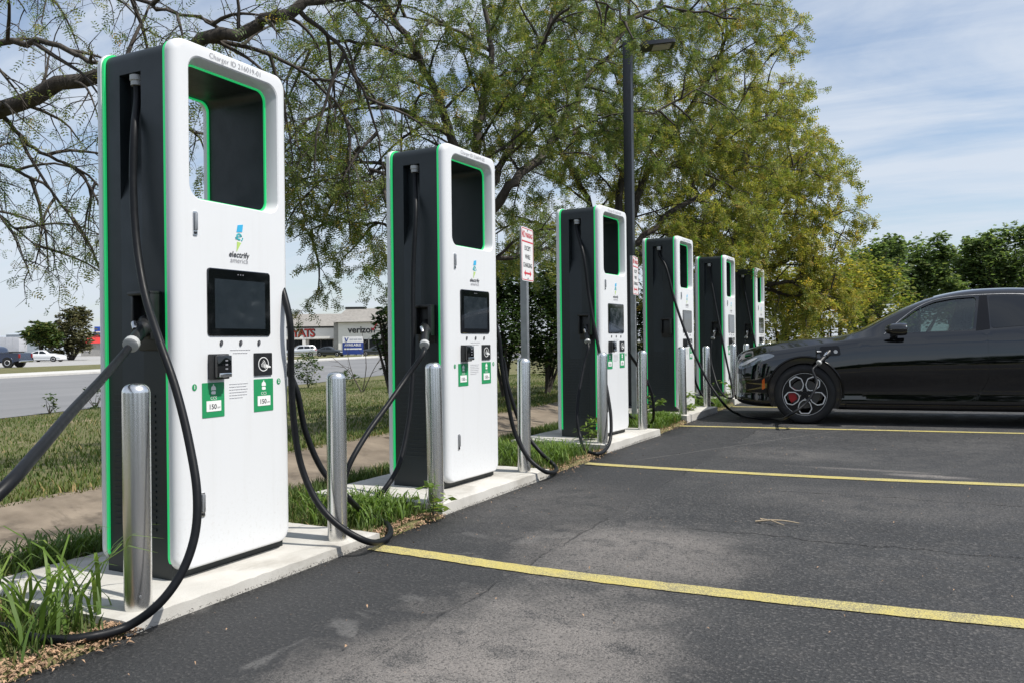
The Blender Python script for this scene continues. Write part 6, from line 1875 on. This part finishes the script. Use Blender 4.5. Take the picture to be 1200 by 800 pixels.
# broad-bladed clumps at the nearest pad
def big_clump(cx, cy, n, h, w, lean, seed, label, spread=.07):
    r_ = np.random.default_rng(seed)
    p_ = np.stack([r_.normal(cx, spread, n), r_.normal(cy, spread, n), np.full(n, terr(cx, cy) - .01)], 1)
    root = empty('tall_grass_clump', (cx, cy, terr(cx, cy)))
    o_ = blades('blades', p_ - np.array([cx, cy, terr(cx, cy)]), h, w, lean, 'grass_lush', r_, .45 + r_.normal(0, .2, n), parent=root, seg=4)
    return tag(root, label, 'grass clump', 'tall grass clumps by the nearest pad')
c1_ = G(80, 728, 0.02)
big_clump(c1_.x, c1_.y, 34, .30, .0155, .95, 71, 'broad-bladed grass clump leaning over the nearest pad and cable', .10)
c2_ = G(22, 755, 0.02)
big_clump(c2_.x, c2_.y, 26, .22, .012, 1.3, 72, 'grass clump at the lower left corner before the cable', .12)
c3_ = G(84, 712, .02)
big_clump(c3_.x, c3_.y, 6, .30, .013, .6, 73, 'upright grass clump against the back of the nearest charger', .06)
c4_ = G(20, 706, 0.02)
big_clump(c4_.x, c4_.y, 16, .20, .012, 1.1, 74, 'small grass clump behind the cable at the left edge', .10)
# broadleaf weeds by the pads
for k, (u, v, lb_, n) in enumerate(((508, 600, 'small leafy weed at the near corner of the second pad', 26), (690, 520, 'yellow green weed at the near corner of the third pad', 60), (765, 490, 'weed with pale leaves between third and fourth chargers', 110), (800, 486, 'leafy weed at the foot of the fourth charger', 130), (848, 470, 'tall weed at the foot of the fifth charger', 120))):
    q = G(u, v, .05)
    h = .16 + .05 * k
    clump_plant('weed', lb_, 80 + k, (q.x, q.y, .03 + lot_z(q.y)), [(q + Vector((0, 0, h * .6)), Vector((.09 + .05 * k, .09 + .05 * k, h * .6)))], n * 2, .06, 'grass_lush', 'weeds by the pads', 'weed', .15, 5, .004)

# ------------------------------------------------------------------ litter
def chips(name, X, Y, rng, size, mat, label):
    n = len(X)
    z = np.array([max(lot_z(b_), terr(a, b_) if a < -2.53 else -9) for a, b_ in zip(X, Y)]) + .006 + .012 * rng.random(n)
    th = rng.uniform(0, 6.28, n); ln = size * rng.uniform(.5, 1.5, n); wd = ln * rng.uniform(.2, .45, n)
    a = np.stack([np.cos(th), np.sin(th), rng.normal(0, .35, n)], 1); b_ = np.stack([-np.sin(th), np.cos(th), rng.normal(0, .35, n)], 1)
    c_ = np.stack([X, Y, z], 1)
    q = [c_ - a * (ln / 2)[:, None], c_ - b_ * (wd / 2)[:, None] + np.array([0, 0, .004]), c_ + a * (ln / 2)[:, None], c_ + b_ * (wd / 2)[:, None] + np.array([0, 0, .004])]
    V = np.stack(q, 1).reshape(-1, 3)
    return tag(npmesh(name, V, np.arange(len(V)).reshape(-1, 4), mat), label, kind='stuff')
X = []; Y = []
for y0_, y1_, k in ((.3, 2.05, 3600), (3.55, 4.15, 900), (5.75, 7.1, 900), (8.65, 10.0, 600), (11.5, 12.9, 300)):
    yy = rng.uniform(y0_, y1_, k); X.append(-2.55 + rng.normal(0, .045, k) - .03); Y.append(yy)
chips('leaf_litter', np.concatenate(X), np.concatenate(Y), rng, .019, 'chip_tan', 'orange brown leaf litter along the kerb edge')
k = 420
X = -2.45 + 5 * rng.random(k) ** 2.2; Y = 1.2 + 9 * rng.random(k)
chips('lot_debris', X, Y, rng, .013, 'chip_tan', 'tiny scattered leaf bits on the asphalt')
gx_ = []; gy_ = []
for i in range(6):
    k = 520 if i < 3 else 200
    gx_.append(XF + .235 + rng.gamma(1.2, .014, k)); gy_.append(rng.uniform(CHY[i] - .42, CHY[i] + 1.14, k))
chips('edge_grit', np.concatenate(gx_), np.concatenate(gy_), rng, .011, 'grit_dark', 'loose dark grit gathered along the front edges of the pads')
# forked dry twig on the lot
q = G(908, 613)
T = Tree(91); tw = empty('dry_twig', (q.x, q.y, lot_z(q.y)))
s0 = Vector((q.x - .10, q.y - .03, lot_z(q.y) + .010))
T.paths += [(spline([s0, s0 + Vector((.08, .01, .012)), s0 + Vector((.15, .035, .010)), s0 + Vector((.23, .03, .004))], 4), list(np.linspace(.006, .003, 13)), 5),
            (spline([s0 + Vector((.08, .01, .012)), s0 + Vector((.12, -.03, .010)), s0 + Vector((.16, -.035, .0))], 4), list(np.linspace(.005, .002, 9)), 5),
            (spline([s0 + Vector((.04, .005, .010)), s0 + Vector((.02, .04, .010)), s0 + Vector((.05, .07, .002))], 4), list(np.linspace(.004, .002, 9)), 5)]
T.wood('stem', tw, 'twig_dry')
tag(tw, 'small pale forked twig lying on the asphalt between two yellow lines', 'twig')

# ------------------------------------------------------------------ unseen wood behind the viewer, added for a dark band in reflections
rw_ = np.random.default_rng(77)
n = 19000
az = rw_.uniform(R(-165), R(66), n)
cl = np.floor(az * 23)
hmax = 7.5 + 2.5 * np.sin(cl * 12.9898) + 1.2 * np.sin(az * 9)
dist = 74 + 6 * np.sin(az * 5) + rw_.uniform(-3, 3, n)
zz = hmax * rw_.random(n) ** .8
c_ = np.stack([dist * np.cos(az), dist * np.sin(az), zz - .2], 1)
a = rw_.normal(0, 1, (n, 3)); a /= np.linalg.norm(a, axis=1, keepdims=True)
b_ = np.cross(a, rw_.normal(0, 1, (n, 3))); b_ /= np.linalg.norm(b_, axis=1, keepdims=True)
s_ = rw_.uniform(.5, 1.3, n)[:, None]
V = np.stack([c_ - a * s_, c_ - b_ * s_ * .5, c_ + a * s_, c_ + b_ * s_ * .5], 1).reshape(-1, 3)
tag(npmesh('reflection_wood', V, np.arange(len(V)).reshape(-1, 4), 'leaf_dark', None, np.repeat(np.clip(rw_.normal(.4, .2, n), 0, 1), 4)), 'unseen dark green wood added around the open side of the lot for reflections', kind='stuff')
